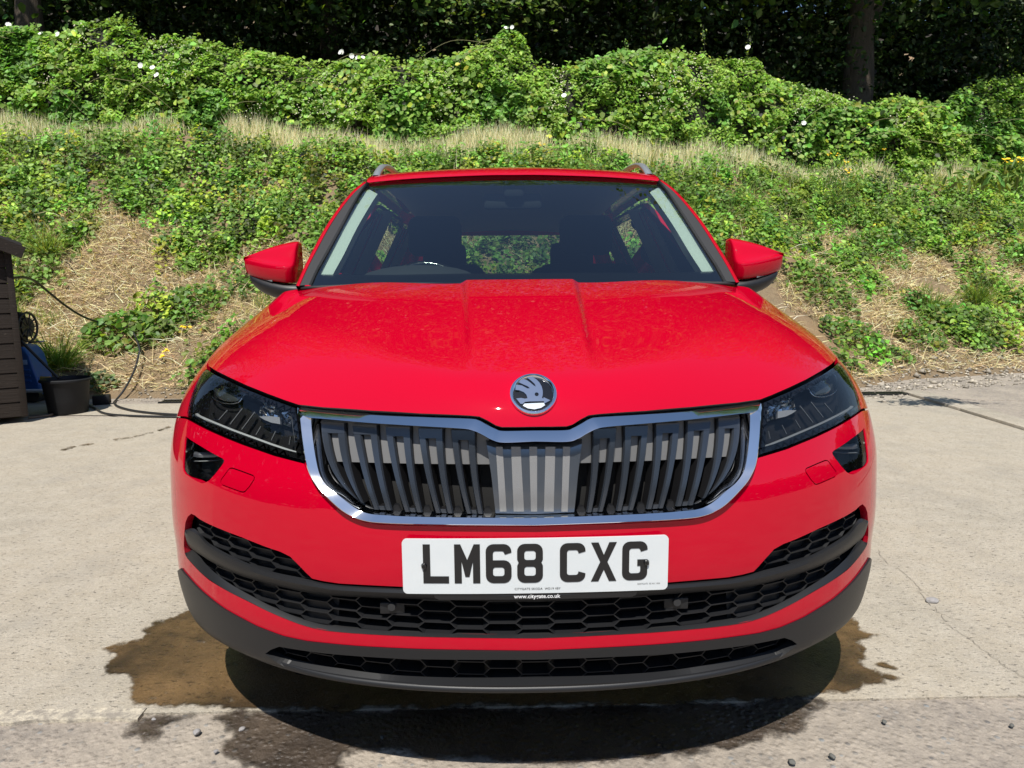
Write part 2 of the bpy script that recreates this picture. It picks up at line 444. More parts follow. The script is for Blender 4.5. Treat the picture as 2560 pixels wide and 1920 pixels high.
# bumper cover: top edge under the chrome frame and lamps, round to the wheel arch, bottom of the red strip
ARC_Y, ARC_Z, ARC_R = .865, .335, .375
BT = h3(zA([(2290, 1168), (1800, 1166), (1500, 1161), (1340, 1154), (1260, 1142), (1180, 1115), (1100, 1066), (1005, 976), (945, 900), (905, 822), (886, 781), (800, 759), (700, 733), (600, 698), (500, 663), (400, 623), (300, 579), (200, 527), (163, 507)]))
SEAM = on_side([.46, .53, .585], [.742, .728, .715])
aa = np.radians(np.array([142, 152, 162, 172, 180]))
ARCF = on_side(ARC_Y+ARC_R*np.cos(aa), ARC_Z+ARC_R*np.sin(aa))
SB = h3(zC([(136, 432), (180, 486), (250, 562), (400, 682), (500, 738), (600, 790), (760, 850), (900, 880), (1200, 910), (1600, 930), (2290, 941)]))
bump_out = np.vstack([BT, SEAM, ARCF[1:], on_side([.485], [.325]), SB])
OPp = zC([(2290, 562), (1480, 545), (1100, 525), (1000, 510), (935, 495), (900, 462), (860, 420), (800, 360), (740, 330), (650, 300), (500, 240), (300, 160), (240, 128), (215, 107), (192, 96), (170, 115), (156, 150), (149, 220), (147, 300), (152, 340), (168, 372), (300, 505), (400, 563), (500, 615), (700, 712), (900, 788), (1095, 823), (1500, 848), (2290, 862)])
OP = h3(OPp)
OPENING = symloop(OP)
ZF = lambda pts: zoom((440, 1070), 200/1952, pts)
FOGp = ZF([(235, 200), (340, 280), (600, 440), (900, 620), (1140, 745), (1175, 790), (1165, 840), (1100, 940), (950, 1130), (820, 1270), (720, 1335), (640, 1350), (560, 1325), (400, 1240), (230, 1120), (180, 1050), (170, 960), (190, 600), (215, 300)])
FOG = h3(FOGp)
TOW = h3(ZF([(1320, 970), (1380, 965), (1600, 1040), (1880, 1145), (1925, 1200), (1910, 1270), (1800, 1440), (1690, 1560), (1640, 1580), (1560, 1565), (1300, 1470), (1120, 1400), (1085, 1340), (1090, 1260), (1200, 1110), (1290, 990)]))
bumper = panel('front_bumper', [symloop(bump_out), OPENING, FOG, mirx(FOG)[::-1], TOW, mirx(TOW)[::-1]], M['red'], gap=.0006, step=.0075, flange=.016)
tow = panel('towing_eye_cover', [TOW], M['red'], bumper, gap=.0011, flange=.006, bd=.003, step=.005); mirror(tow)
# front wings
ab = np.radians(np.linspace(142, 8, 14))
ARCW = on_side(ARC_Y+ARC_R*np.cos(ab), ARC_Z+ARC_R*np.sin(ab))
WING = np.vstack([h3(zA([(292, 200)])), HSIDE, on_top([-.792], [1.10]), on_side([1.24, 1.25, 1.25, 1.25], [1.0, .9, .7, .45]), ARCW[::-1], SEAM[::-1], h3(zA([(165, 500), (175, 440), (200, 350), (240, 262), (268, 215)]))])
wing = panel('front_wing', [WING], M['red'], gap=.0012, step=.01, flange=.012); mirror(wing)

# ---- lower black cladding with its lip and opening
lx = np.r_[np.linspace(0, .55, 18), np.linspace(.6, .90, 12)]
LIP = on_front(-lx, np.full_like(lx, .2625))[::-1]
CL_IN = h3(zC([(2290, 986), (1500, 981), (1000, 946), (740, 907), (690, 925), (655, 950), (700, 985), (840, 1083), (1000, 1108), (1200, 1124), (1500, 1136), (2290, 1143)]))
clad_out = np.vstack([SB[::-1], on_side([.485, .487], [.32, .275]), LIP])
clad = panel('lower_cladding', [symloop(clad_out), symloop(CL_IN)], M['blackp'], off=.004, gap=-.0004, step=.0075, flange=.022)
# shelf and mouth walls of the lower opening
def inward_wall(name, loop, depth, m, parent, rise=0., scale=1.0):
    L = dense(np.array(loop), .02, True); N = normal(L); B = L.copy(); B[:, 1] += depth; B[:, 2] += rise
    n = len(L); V = list(L)+list(B); F = [(i, (i+1) % n, n+(i+1) % n, n+i) for i in range(n)]
    o = pmesh(name, V, F, m, parent); o.data.set_sharp_from_angle(angle=R(40)); return o
inward_wall('mouth_wall', symloop(CL_IN), .085, M['blackp'], clad, .006)
inward_wall('mouth_wall', OPENING, .055, M['void'], bumper)

# ---- chrome grille frame (laid on the upright nose surface)
def g3(px, off=0.): return hit(px[:, 0], px[:, 1], off, front_f)
def frame_loop(px, off=0.):
    return g3(np.vstack([catmull(px[:10], 5)[:-1], catmull(px[9:], 5)]), off)
GO = frame_loop(GOp); GI = frame_loop(GIp); n = len(GO)
GO[0, 0] = GO[-1, 0] = GI[0, 0] = GI[-1, 0] = 0
s = np.arange(n)/(n-1); seg = np.arange(n)/5.0
fr = np.interp(seg, [0, 8.9, 9.1, 12.5, 15, 18, 21], [.86, .82, .42, .42, .34, .30, .30])[:, None]
NO = normal((GO+GI)/2, front_f); NO[:, 2] = 0; NO /= np.linalg.norm(NO, axis=1, keepdims=True)
ro = np.interp(seg, [0, 8.9, 9.1, 13, 16, 21], [.016, .016, .017, .016, .012, .012])[:, None]
io = np.interp(seg, [0, 8.9, 9.1, 13, 16, 21], [.008, .008, .010, .008, .003, .003])[:, None]
RG = GO+(GI-GO)*fr+NO*ro; RG2 = GO+(GI-GO)*(fr+.06)+NO*(ro+.0008)
IN = GI+NO*io
oo = np.interp(seg, [0, 8.9, 9.1, 21], [-.003, -.003, .002, .003])[:, None]
LP = [GO-NO*.02, GO+NO*oo, RG, RG2, IN, GI-NO*.006+(GI-GO)*.08, GI-NO*.03+(GI-GO)*.08]
V = []; F = []
for l in LP:
    l = l.copy(); V.append(np.vstack([l, mirx(l[1:-1])[::-1]]))
k = len(V[0])
for a in range(len(V)-1):
    for i in range(k): j = (i+1) % k; F.append((a*k+i, a*k+j, (a+1)*k+j, (a+1)*k+i))
grille = pmesh('grille', np.vstack(V), F, M['chrome'], CAR); grille['label'] = 'chrome-framed grille with dark double slats'
bm = bmesh.new(); bm.from_mesh(grille.data); bmesh.ops.recalc_face_normals(bm, faces=bm.faces); bm.to_mesh(grille.data); bm.free()
grille.data.polygons.foreach_set('use_smooth', np.ones(len(grille.data.polygons), bool)); grille.data.set_sharp_from_angle(angle=R(24))
# ---- slats: hollow double bars
def q3(a, b, c, t):
    # parabola through a (t=0), b (t=.48), c (t=1)
    a, b, c = map(np.array, (a, b, c)); l0 = (t-.48)*(t-1)/.48; l1 = t*(t-1)/(.48*(.48-1)); l2 = t*(t-.48)/.52
    return l0[:, None]*a+l1[:, None]*b+l2[:, None]*c
SL = [((985, 527), (1036, 790), (1195, 992), (1135, 533), (1165, 790), (1248, 1030)),
      ((1175, 542), (1228, 800), (1312, 1066), (1335, 545), (1362, 800), (1425, 1072)),
      ((1378, 554), (1423, 810), (1502, 1080), (1540, 557), (1558, 810), (1612, 1084)),
      ((1580, 567), (1620, 820), (1692, 1087), (1740, 570), (1755, 820), (1802, 1090)),
      ((1783, 578), (1817, 830), (1882, 1091), (1940, 580), (1950, 830), (1987, 1094))]
def ribstrip(name, Lp, Rp, m, parent, depth=.034, off=-.010, cham=.0022):
    # a bar whose front follows the grille surface; Lp,Rp pixel polylines top->bottom
    A_ = g3(Lp, off); B_ = g3(Rp, off); N_ = normal((A_+B_)/2, front_f); N_[:, 2] *= .3; N_ /= np.linalg.norm(N_, axis=1, keepdims=True)
    w = B_-A_; w /= np.linalg.norm(w, axis=1, keepdims=True)
    lo = [A_-N_*depth, A_-N_*cham*2, A_+w*cham, B_-w*cham, B_-N_*cham*2, B_-N_*depth]
    n = len(A_); V = np.vstack(lo); F = []
    for a in range(5):
        for i in range(n-1): F.append((a*n+i, a*n+i+1, (a+1)*n+i+1, (a+1)*n+i))
    F.append(tuple(a*n for a in range(6))); F.append(tuple(a*n+n-1 for a in range(6))[::-1])
    return V, F
def joined(name, parts, m, parent, ang=30):
    V = []; F = []; b = 0
    for v, f in parts:
        V += list(v); F += [tuple(i+b for i in x) for x in f]; b += len(v)
    o = pmesh(name, V, F, m, parent)
    bm = bmesh.new(); bm.from_mesh(o.data); bmesh.ops.recalc_face_normals(bm, faces=bm.faces); bm.to_mesh(o.data); bm.free()
    o.data.polygons.foreach_set('use_smooth', np.ones(len(o.data.polygons), bool)); o.data.set_sharp_from_angle(angle=R(ang)); return o
tt = np.linspace(0, 1, 15)
for k_, (a, b, c, d, e, f_) in enumerate(SL):   # two ribs, a cap and a foot each
    L = zA(q3(a, b, c, tt)); Rr = zA(q3(d, e, f_, tt)); w = Rr-L
    i0 = 1.6/14
    parts = [ribstrip('', L, L+w*.32, None, None), ribstrip('', L+w*.66, Rr, None, None)]
    tcap = np.array([0, i0*.55, i0]); Lc = zA(q3(a, b, c, tcap)); Rc = zA(q3(d, e, f_, tcap)); wc = Rc-Lc
    parts.append(ribstrip('', Lc, Rc, None, None, off=-.0094, depth=.03))
    if k_:
        tb = np.array([.95, 1.0]); Lb = zA(q3(a, b, c, tb)); Rb = zA(q3(d, e, f_, tb)); wb = Rb-Lb
        parts.append(ribstrip('', Lb+wb*.30, Lb+wb*.68, None, None, off=-.014, depth=.02))
    sl_ = joined('slat', parts, M['slat'], grille, 15); sl_.data.materials.append(M['bowl']); fi = 0
    for v_, f_l in parts:
        nf = (len(f_l)-2)//5
        for q_ in range(len(f_l)):
            if q_ < nf or q_ >= 4*nf: sl_.data.polygons[fi+q_].material_index = 1
        fi += len(f_l)
    mirror(sl_)
# centre plate
CP = zA([(2003, 634), (2060, 662), (2110, 672), (2290, 668)]); CPb = zA([(2062, 1089), (2150, 1093), (2290, 1095)])
cl = np.array([(2003, 634), (2037, 860), (2062, 1089)], float)
tt2 = np.linspace(0, 1, 16)
cpx = zA(np.stack([np.interp(tt2, [0, .5, 1], [2004, 2037, 2062]), np.interp(tt2, [0, 1], [640, 1089])], 1))
rows = []
for i, t_ in enumerate(tt2):
    p0 = cpx[i]; fx = np.linspace(0, 1, 9)
    ytop = np.interp(fx, [0, .22, .38, 1], [0, 9, 12, 11])*(1-t_)
    pc = np.stack([p0[0]+(1331.5+2.2*t_-p0[0])*fx, p0[1]+ytop+2*t_*fx], 1)
    r_ = g3(pc, -.008-.010*(1-min(1, t_/.10))**2-.006*max(0, (t_-.72)/.28)**1.5); r_[-1, 0] = 0
    rows.append(np.vstack([r_, mirx(r_[:-1])[::-1]]))
G = np.array(rows); nr, nc = G.shape[:2]
V = list(G.reshape(-1, 3)); F = [(i*nc+j, i*nc+j+1, (i+1)*nc+j+1, (i+1)*nc+j) for i in range(nr-1) for j in range(nc-1)]
ring = [i*nc for i in range(nr)]+[(nr-1)*nc+j for j in range(1, nc)]+[i*nc+nc-1 for i in range(nr-2, -1, -1)]+[j for j in range(nc-2, 0, -1)]
b = len(V); V += [np.array(V[i])+[0, .03, 0] for i in ring]; q = len(ring)
F += [(ring[i], ring[(i+1) % q], b+(i+1) % q, b+i) for i in range(q)]
cplate = joined('centre_plate', [(V, F)], M['satin'], grille, 40)
ZG = lambda pts: zoom((1180, 1060), 320/1966, pts)
for (t0, t1, b0, b1) in ((365, 470, 428, 530), (600, 745, 640, 800), (880, 1000, 905, 1000), (1130, 1280, 1105, 1255), (1400, 1510, 1372, 1470)):
    yy = np.linspace(350, 1345, 12); u_ = (yy-350)/(1345-350)
    Lq = ZG(np.stack([t0+(b0-t0)*u_, yy], 1)); Rq = ZG(np.stack([t1+(b1-t1)*u_, yy], 1))
    def cp_off(py):
        t_ = np.clip((py-1100)/(1283-1100), 0, 1); return -.008-.010*(1-np.minimum(1, t_/.10))**2-.006*np.maximum(0, (t_-.72)/.28)**1.5
    A_ = np.vstack([hit(np.array([p[0]]), np.array([p[1]]), float(cp_off(p[1]))+.0016, front_f) for p in Lq]); B_ = np.vstack([hit(np.array([p[0]]), np.array([p[1]]), float(cp_off(p[1]))+.0016, front_f) for p in Rq])
    n = len(A_); V = np.vstack([A_+[0, .004, 0], A_, B_, B_+[0, .004, 0]]); F = [(a*n+i, a*n+i+1, (a+1)*n+i+1, (a+1)*n+i) for a in range(3) for i in range(n-1)]
    joined('stripe', [(V, F)], M['stripe'], cplate)
# grey blanking strip behind the upper half of the slats, black surround, radiator behind
def band(name, top, bot, off, m, parent, nrow=5, thick=.004):
    top = np.array(top, float); bot = np.array(bot, float); rows = []
    for t_ in np.linspace(0, 1, nrow): r_ = g3(zA(top+(bot-top)*t_), off); rows.append(r_)
    G = np.array(rows); nr, nc = G.shape[:2]
    V = list(G.reshape(-1, 3))+list(G.reshape(-1, 3)+[0, thick, 0]); o_ = nr*nc
    F = [(i*nc+j, i*nc+j+1, (i+1)*nc+j+1, (i+1)*nc+j) for i in range(nr-1) for j in range(nc-1)]
    F += [(o_+a, o_+b, o_+c, o_+d) for a, b, c, d in F]+[((nr-1)*nc+j, (nr-1)*nc+j+1, o_+(nr-1)*nc+j+1, o_+(nr-1)*nc+j) for j in range(nc-1)]
    return joined(name, [(V, F)], m, parent)
bl = band('blanking_panel', [(985, 515), (1300, 530), (1600, 548), (1850, 562), (1940, 585), (2020, 630)], [(1045, 770), (1300, 778), (1600, 785), (1850, 787), (1940, 788), (2042, 788)], -.021, M['blank'], grille); mirror(bl)
gs = band('grille_surround', [(958, 560), (965, 620), (985, 760), (1012, 850), (1060, 920), (1120, 972), (1190, 1030), (1250, 1068), (1320, 1086), (1500, 1098), (1800, 1104), (2290, 1107)],
          [(990, 560), (1000, 640), (1025, 770), (1055, 850), (1100, 905), (1160, 955), (1220, 1000), (1270, 1040), (1330, 1066), (1500, 1082), (1800, 1090), (2290, 1094)], -.024, M['blackp'], grille); mirror(gs)
gt = band('grille_header', [(965, 508), (1300, 522), (1600, 541), (1860, 557), (1935, 570), (1990, 596), (2040, 625), (2110, 642), (2290, 636)], [(990, 522), (1300, 536), (1600, 554), (1860, 571), (1935, 585), (1990, 611), (2040, 641), (2110, 658), (2290, 652)], -.026, M['blackp'], grille); mirror(gt)
for k_ in range(4):   # little teeth between slat feet
    for sgn in (1,):
        x0 = (1425, 1612, 1802, 1987)[k_]; y0 = (1090, 1100, 1106, 1108)[k_]
        o = band('foot', [(x0+14, y0-52), (x0+40, y0-52)], [(x0-8, y0), (x0+62, y0)], -.020, M['bowl'], grille, 2, .012); mirror(o)
rad = []
for z in np.arange(.59, .775, .0115): rad.append(z)
bmr = bmesh.new(); bx(bmr, (0, .165, .68), (.84, .02, .20))
for z in rad: bx(bmr, (0, .15, z), (.84, .012, .0025))
bm_obj('radiator', bmr, M['void'], grille)
# ---- dark inner shell so nothing shows through the gaps
INNER = symloop(np.vstack([HF+[0, .0, 0], HSIDE, on_side([.9, .62], [.8, .74]), ARCF, on_side([.487], [.275]), LIP]))
inner = panel('inner_shell', [INNER], M['void'], off=-.06, step=.02, flange=0, bd=.02)
inner.data.materials[0] = M['void']
# ---- headlamps: black bezel ring, clear lens, dark bowl, projector, reflector, light guides
ZH = lambda pts: zoom((450, 900), 340/2089, pts)
def lamp_surf_strip(name, px, w, off, m, parent, thick=.006):
    # a bar of width w (photo px) along a pixel polyline, standing off the body surface by off
    px = resample(np.asarray(px, float), 12); T = np.gradient(px, axis=0); T /= np.linalg.norm(T, axis=1, keepdims=True); Nn = np.stack([-T[:, 1], T[:, 0]], 1)
    A_ = h3(px+Nn*w/2, off); B_ = h3(px-Nn*w/2, off); C_ = h3(px, off+.003); n = len(px)
    V = np.vstack([A_+[0, thick, 0], A_, C_, B_, B_+[0, thick, 0]]); F = [(a*n+i, a*n+i+1, (a+1)*n+i+1, (a+1)*n+i) for a in range(4) for i in range(n-1)]
    return joined(name, [(V, F)], m, parent, 60)
uvh = shrink(dense(touv(HL), .006, True), .0014)
HLs = star(uvh)
ringin = star(shrink(uvh, .0050))
bowl = panel('headlight', [HL], M['bowl'], off=-.055, step=.02, flange=0, gap=.0)
bowl['label'] = 'dark slim headlamp with projector lens'
bz = panel('bezel', [HLs, ringin], M['gloss'], bowl, off=-.0015, flange=.05, step=.02)
ls = panel('lens', [HLs], M['lens'], bowl, off=.002, flange=.003, step=.012)
cl1 = lamp_surf_strip('light_guide', ZH([(185, 790), (300, 875), (500, 962), (800, 1085), (1100, 1195), (1400, 1305), (1700, 1405), (1815, 1438)]), 4.6, -.018, M['drl'], bowl)
cl2 = lamp_surf_strip('light_guide', ZH([(1735, 745), (1745, 950), (1780, 1200), (1822, 1425)]), 9, -.020, M['lampgrey'], bowl)
cl3 = lamp_surf_strip('light_guide', ZH([(355, 250), (290, 420), (235, 640), (225, 740)]), 2.2, -.016, M['lampgrey'], bowl)
subs = [cl1, cl2, cl3]
for p0, p1 in (((730, 770), (600, 920)), ((960, 745), (770, 990)), ((1150, 800), (950, 1070)), ((1245, 1020), (1170, 1150)), ((1470, 1095), (1405, 1235)), ((1700, 1180), (1680, 1300))):
    subs.append(lamp_surf_strip('fin', ZH([p0, p1]), 3.4, -.032, M['lampgrey'], bowl))
# projector
pp = ZH([(480, 330), (560, 320), (700, 370), (860, 440), (960, 490), (970, 560), (900, 650), (750, 670), (600, 640), (500, 570), (465, 450)])
PR = h3(catmull(pp, 3, True), -.030); cpj = PR.mean(0)
prj = tube('projector_rim', np.vstack([PR, PR[:2]]), .0018, M['lamp'], bowl, 6, False); subs.append(prj)
n = len(PR); V = list(PR); F = []; levels = 5
for l in range(1, levels):
    s_ = math.cos(l/levels*math.pi/2); d_ = .020*math.sin(l/levels*math.pi/2)
    V += list(cpj+(PR-cpj)*s_+np.array([0, -d_, 0]))
V.append(cpj+[0, -.021, 0])
for l in range(levels-1):
    for i in range(n): j = (i+1) % n; F.append((l*n+i, l*n+j, (l+1)*n+j, (l+1)*n+i))
F += [((levels-1)*n+i, (levels-1)*n+(i+1) % n, len(V)-1) for i in range(n)]
V = [cpj+(np.array(v)-cpj)*[.93, 1, .93]+[0, .014, 0] for v in V]
M['projlens'] = mat('projector_lens', (.03, .035, .035), .03, 0, 1.0)
subs.append(joined('projector_lens', [(V, F)], M['projlens'], bowl, 80))
# faceted reflector block near the grille
rng = np.random.default_rng(3)
gx, gy = 9, 5; fac = []
for j in range(gy+1):
    for i in range(gx+1):
        u_, v_ = i/gx, j/gy
        top = np.array([1250+490*u_, 605+160*u_]); bot = np.array([1215+490*u_, 868+165*u_])
        fac.append(h3(ZH([top+(bot-top)*v_]), -.036-.010*rng.random())[0])
F = [(j*(gx+1)+i, j*(gx+1)+i+1, (j+1)*(gx+1)+i+1, (j+1)*(gx+1)+i) for j in range(gy) for i in range(gx)]
subs.append(pmesh('reflector', fac, F, M['lamp'], bowl, smooth=False))
bd_ = h3(ZH([(1215, 868), (1380, 862), (1530, 880), (1540, 985), (1400, 960), (1290, 915)]), -.024)
V = list(bd_)+list(bd_+[0, .01, -.004]); n = len(bd_)
subs.append(pmesh('reflector_blade', V, [tuple(range(n))]+[(i, (i+1) % n, n+(i+1) % n, n+i) for i in range(n)], M['lampgrey'], bowl, smooth=False))
subs.append(lamp_surf_strip('highlight_strip', ZH([(455, 310), (440, 400), (450, 470), (475, 540)]), 4.5, -.026, M['lamp'], bowl))  # shiny strips shaped to stand in for white highlights inside the lamp
subs.append(lamp_surf_strip('highlight_strip', ZH([(505, 815), (530, 880), (560, 950)]), 3.5, -.034, M['lamp'], bowl))
subs.append(lamp_surf_strip('highlight_strip', ZH([(1290, 1190), (1320, 1205), (1355, 1185)]), 3.0, -.030, M['lamp'], bowl))
bowl2 = mirror(bowl, CAR); bowl2['label'] = 'dark slim headlamp reflecting blue sky'
for o in [bz, ls]+subs: mirror(o, bowl2)
# ---- fog lamps
fb = panel('fog_lamp', [FOG], M['bowl'], off=-.045, step=.012, flange=0); fsub = []
FOGi = star(shrink(dense(touv(FOG), .003, True), .0007))
fsub.append(panel('lens', [FOGi], M['lens'], fb, off=-.003, flange=.05, step=.008, bd=.004))
fsub[-1].data.materials.append(M['gloss'])
_me = fsub[-1].data
for p_ in _me.polygons:                       # lens front is clear, its side walls are black
    c_ = np.array(p_.center); 
    if abs(float(body_f(c_[None])[0])+.003) > .0025: p_.material_index = 1
fsub.append(lamp_surf_strip('side_reflector', ZF([(275, 250), (262, 500), (248, 800), (245, 1000)]), 6.5, -.016, M['redlens'], fb))
fsub.append(lamp_surf_strip('light_guide', ZF([(440, 370), (395, 450), (370, 530)]), 1.8, -.014, M['drl'], fb))
fsub.append(lamp_surf_strip('light_guide', ZF([(440, 815), (620, 850), (850, 875), (1080, 872)]), 1.6, -.018, M['drl'], fb))
fsub.append(lamp_surf_strip('vane', ZF([(430, 640), (700, 700), (1050, 740)]), 12, -.022, M['lampgrey'], fb))
for o in [fb]+fsub:      # the fog lamp faces forwards: its inner side sits deeper in the bumper
    for v in o.data.vertices: v.co.y += .055*min(1, max(0, (.775-abs(v.co.x))/.105))
    if 'custom_normal' in o.data.attributes: o.data.attributes.remove(o.data.attributes['custom_normal'])
    o.data.set_sharp_from_angle(angle=R(38)); o.data.update()
fb2 = mirror(fb, CAR)
for o in fsub: mirror(o, fb2)
# ---- black bar across the middle opening
BARt = zC([(156, 196), (200, 186), (235, 205), (300, 275), (420, 345), (560, 408), (700, 455), (860, 488), (935, 505), (1100, 532), (1480, 552), (1900, 563), (2290, 568)])
BARb = zC([(150, 222), (172, 292), (250, 350), (330, 400), (480, 472), (620, 515), (760, 550), (900, 580), (1000, 592), (1103, 603), (1480, 618), (1900, 632), (2290, 640)])
bt_, bb_ = catmull(BARt, 4), catmull(BARb, 4); rows = []
for t_, of in ((0, -.028), (0, -.004), (.18, .003), (.5, .006), (.82, .002), (1, -.008), (1, -.03)): rows.append(h3(bt_+(bb_-bt_)*t_, of))
for r_ in rows: r_[-1, 0] = 0
G = np.array(rows); G = np.concatenate([G, mirx(G[:, :-1])[:, ::-1]], 1); nr, nc = G.shape[:2]
bar = joined('bumper_bar', [(G.reshape(-1, 3), [(i*nc+j, i*nc+j+1, (i+1)*nc+j+1, (i+1)*nc+j) for i in range(nr-1) for j in range(nc-1)])], M['blackp'], bumper, 35)
# black rim lying on the red strip
RT = zC([(175, 330), (212, 322), (300, 425), (420, 520), (560, 600), (700, 672), (900, 752), (1095, 790), (1500, 822), (1900, 835), (2290, 838)])
RB = zC([(152, 338), (170, 372), (275, 480), (400, 562), (540, 633), (700, 712), (900, 788), (1095, 823), (1500, 848), (1900, 858), (2290, 862)])
rt_, rb_ = catmull(RT, 4), catmull(RB, 4); rows = []
for t_, of in ((0, -.03), (0, -.010), (.5, -.004), (1, .001), (1, -.02)): rows.append(h3(rt_+(rb_-rt_)*t_, of))
for r_ in rows: r_[-1, 0] = 0
G = np.array(rows); G = np.concatenate([G, mirx(G[:, :-1])[:, ::-1]], 1); nr, nc = G.shape[:2]
joined('grille_rim', [(G.reshape(-1, 3), [(i*nc+j, i*nc+j+1, (i+1)*nc+j+1, (i+1)*nc+j) for i in range(nr-1) for j in range(nc-1)])], M['blackp'], bumper, 35)
# ---- honeycomb grilles: cells laid along the bumper's curve
xs_ = np.linspace(0, .88, 400); fy_ = on_front(xs_, np.full(400, .42))[:, 1]; SA = np.r_[0, np.cumsum(np.hypot(np.diff(xs_), np.diff(fy_)))]
def hexgrille(name, zfun, poly_px, rows_n, parent, m, rec, pitch=.0668, rowp=.0238, zbase=.4085, sides=(1, -1)):
    # zfun unused hook; poly in photo px decides which cell walls exist (tested on the surface)
    pol3 = h3(poly_px, -rec); 
    pol = np.stack([np.interp(np.abs(pol3[:, 0]), xs_, SA), pol3[:, 2]], 1)
    hw = pitch*.5-.0068; tipx = pitch*.5+.0068; E_ = set(); P_ = {}
    def key(p): return (round(p[0], 4), round(p[1], 4))
    for c_ in range(-1, 16):
        for r_ in range(-16, 17):
            cx_ = c_*pitch; cz_ = zbase+r_*rowp+(rowp/2 if c_ % 2 == 0 else 0)
            hx = [(cx_-hw, cz_+rowp/2), (cx_+hw, cz_+rowp/2), (cx_+tipx, cz_), (cx_+hw, cz_-rowp/2), (cx_-hw, cz_-rowp/2), (cx_-tipx, cz_)]
            for i in range(6):
                a, b = key(hx[i]), key(hx[(i+1) % 6]); E_.add((min(a, b), max(a, b)))
    E_ = sorted(E_); parts = []
    mids = np.array([((a[0]+b[0])/2, (a[1]+b[1])/2) for a, b in E_]); ok = inpoly(np.abs(mids*[1, 1]), pol) | inpoly(mids, pol)
    near = segdist(np.abs(mids), pol) < .006
    for (a, b), o_, nr_, md in zip(E_, ok, near, mids):
        if not (o_ or nr_) or md[0] < -1e-6 or min(a[1], b[1]) < .262: continue
        sub = 4 if abs(b[0]-a[0]) > .03 else 1
        pa = np.array([np.array(a)+(np.array(b)-np.array(a))*k/sub for k in range(sub+1)])
        for sg in (sides if md[0] > 1e-4 else sides[:1]):
            x_ = np.interp(np.abs(pa[:, 0]), SA, xs_)*np.sign(pa[:, 0]+1e-12)*sg
            fp = on_front(x_, pa[:, 1]); N_ = normal(fp); N_[:, 2] = 0; N_ /= np.linalg.norm(N_, axis=1, keepdims=True)
            d = np.gradient(fp, axis=0); d /= np.linalg.norm(d, axis=1, keepdims=True); up = np.cross(d, N_)
            f0 = fp-N_*rec; b0 = fp-N_*(rec+.032)
            V = np.vstack([f0+up*.0011, f0-up*.0011, b0-up*.0030, b0+up*.0030]); n = len(fp)
            parts.append((V, [(q*n+i, q*n+i+1, ((q+1) % 4)*n+i+1, ((q+1) % 4)*n+i) for q in range(4) for i in range(n-1)]))
    return joined(name, parts, m, parent, 30)
HEXM = zC([(2290, 600), (1480, 580), (1103, 570), (900, 540), (760, 515), (620, 480), (480, 440), (330, 360), (225, 300), (190, 330), (300, 470), (420, 545), (560, 622), (700, 695), (900, 772), (1095, 808), (1500, 838), (2290, 852)])
HEXU = zC([(960, 510), (860, 500), (700, 465), (560, 420), (420, 360), (300, 295), (225, 215), (225, 120), (300, 158), (500, 238), (650, 298), (740, 328), (800, 358), (860, 418), (935, 493)])
HEXL = zC([(2290, 975), (1500, 970), (1000, 935), (740, 895), (640, 950), (760, 1000), (850, 1075), (1200, 1110), (1500, 1120), (2290, 1130)])
g1 = hexgrille('honeycomb_grille', None, HEXM, 6, bumper, M['blackp'], .016); g2 = hexgrille('honeycomb_grille', None, HEXU, 6, bumper, M['blackp'], .014, zbase=.4085+.004, sides=(1,)); mirror(g2)
g3 = hexgrille('honeycomb_grille', None, HEXL, 6, clad, M['blackp'], .024, zbase=.3085, rowp=.027)
# closed cells towards the corners, open dark cells in the middle
def backing(name, pxpoly, off, m, parent):
    L = h3(np.asarray(pxpoly), off); uv = dense(touv(L), .012, True)
    f = (lambda p: body_f(p)-off); o = skin(name, [uv], m, parent, f, lambda q: star(q, f), lambda p: normal(p, f), .02, 0); mirror(o); return o
backing('closed_cells', zC([(1100, 560), (900, 530), (760, 500), (620, 470), (480, 425), (330, 340), (225, 290), (180, 340), (300, 480), (420, 560), (560, 640), (700, 715), (900, 792), (1095, 828)]), -.030, M['blackp'], bumper)
backing('closed_cells', zC([(960, 515), (860, 505), (700, 470), (560, 430), (420, 370), (300, 305), (225, 230), (222, 105), (300, 140), (500, 220), (650, 280), (740, 310), (810, 345), (880, 418), (955, 490)]), -.030, M['blackp'], bumper)
backing('closed_cells', zC([(950, 925), (740, 890), (640, 950), (800, 1060), (950, 1110)]), -.045, M['blackp'], clad)
for sg in (-1, 1):     # parking sensors on square pads in the grille
    q_ = hit(np.array([400+KA*1425.]), np.array([1245+KA*678.]), -.012)[0]*[-sg, 1, 1]; q_[0] = sg*abs(q_[0])
    pad = box('sensor_pad', q_+[0, .012, -.002], (.050, .016, .024), M['blackp'], bumper, bev=.002)
    bm = bmesh.new(); bmesh.ops.create_cone(bm, cap_ends=True, segments=20, radius1=.0085, radius2=.0075, depth=.006, matrix=Matrix.Translation(Vector(q_+[0, -.002, .004])) @ Matrix.Rotation(R(90), 4, 'X'))
    bm_obj('parking_sensor', bm, M['rubber'], bumper, True, 40)
    w_ = on_side([.36], [.52], sg)[0]
    box('bumper_bracket', (sg*.815, .385, .545), (.006, .05, .06), M['whiteink'], bumper, bev=.004)
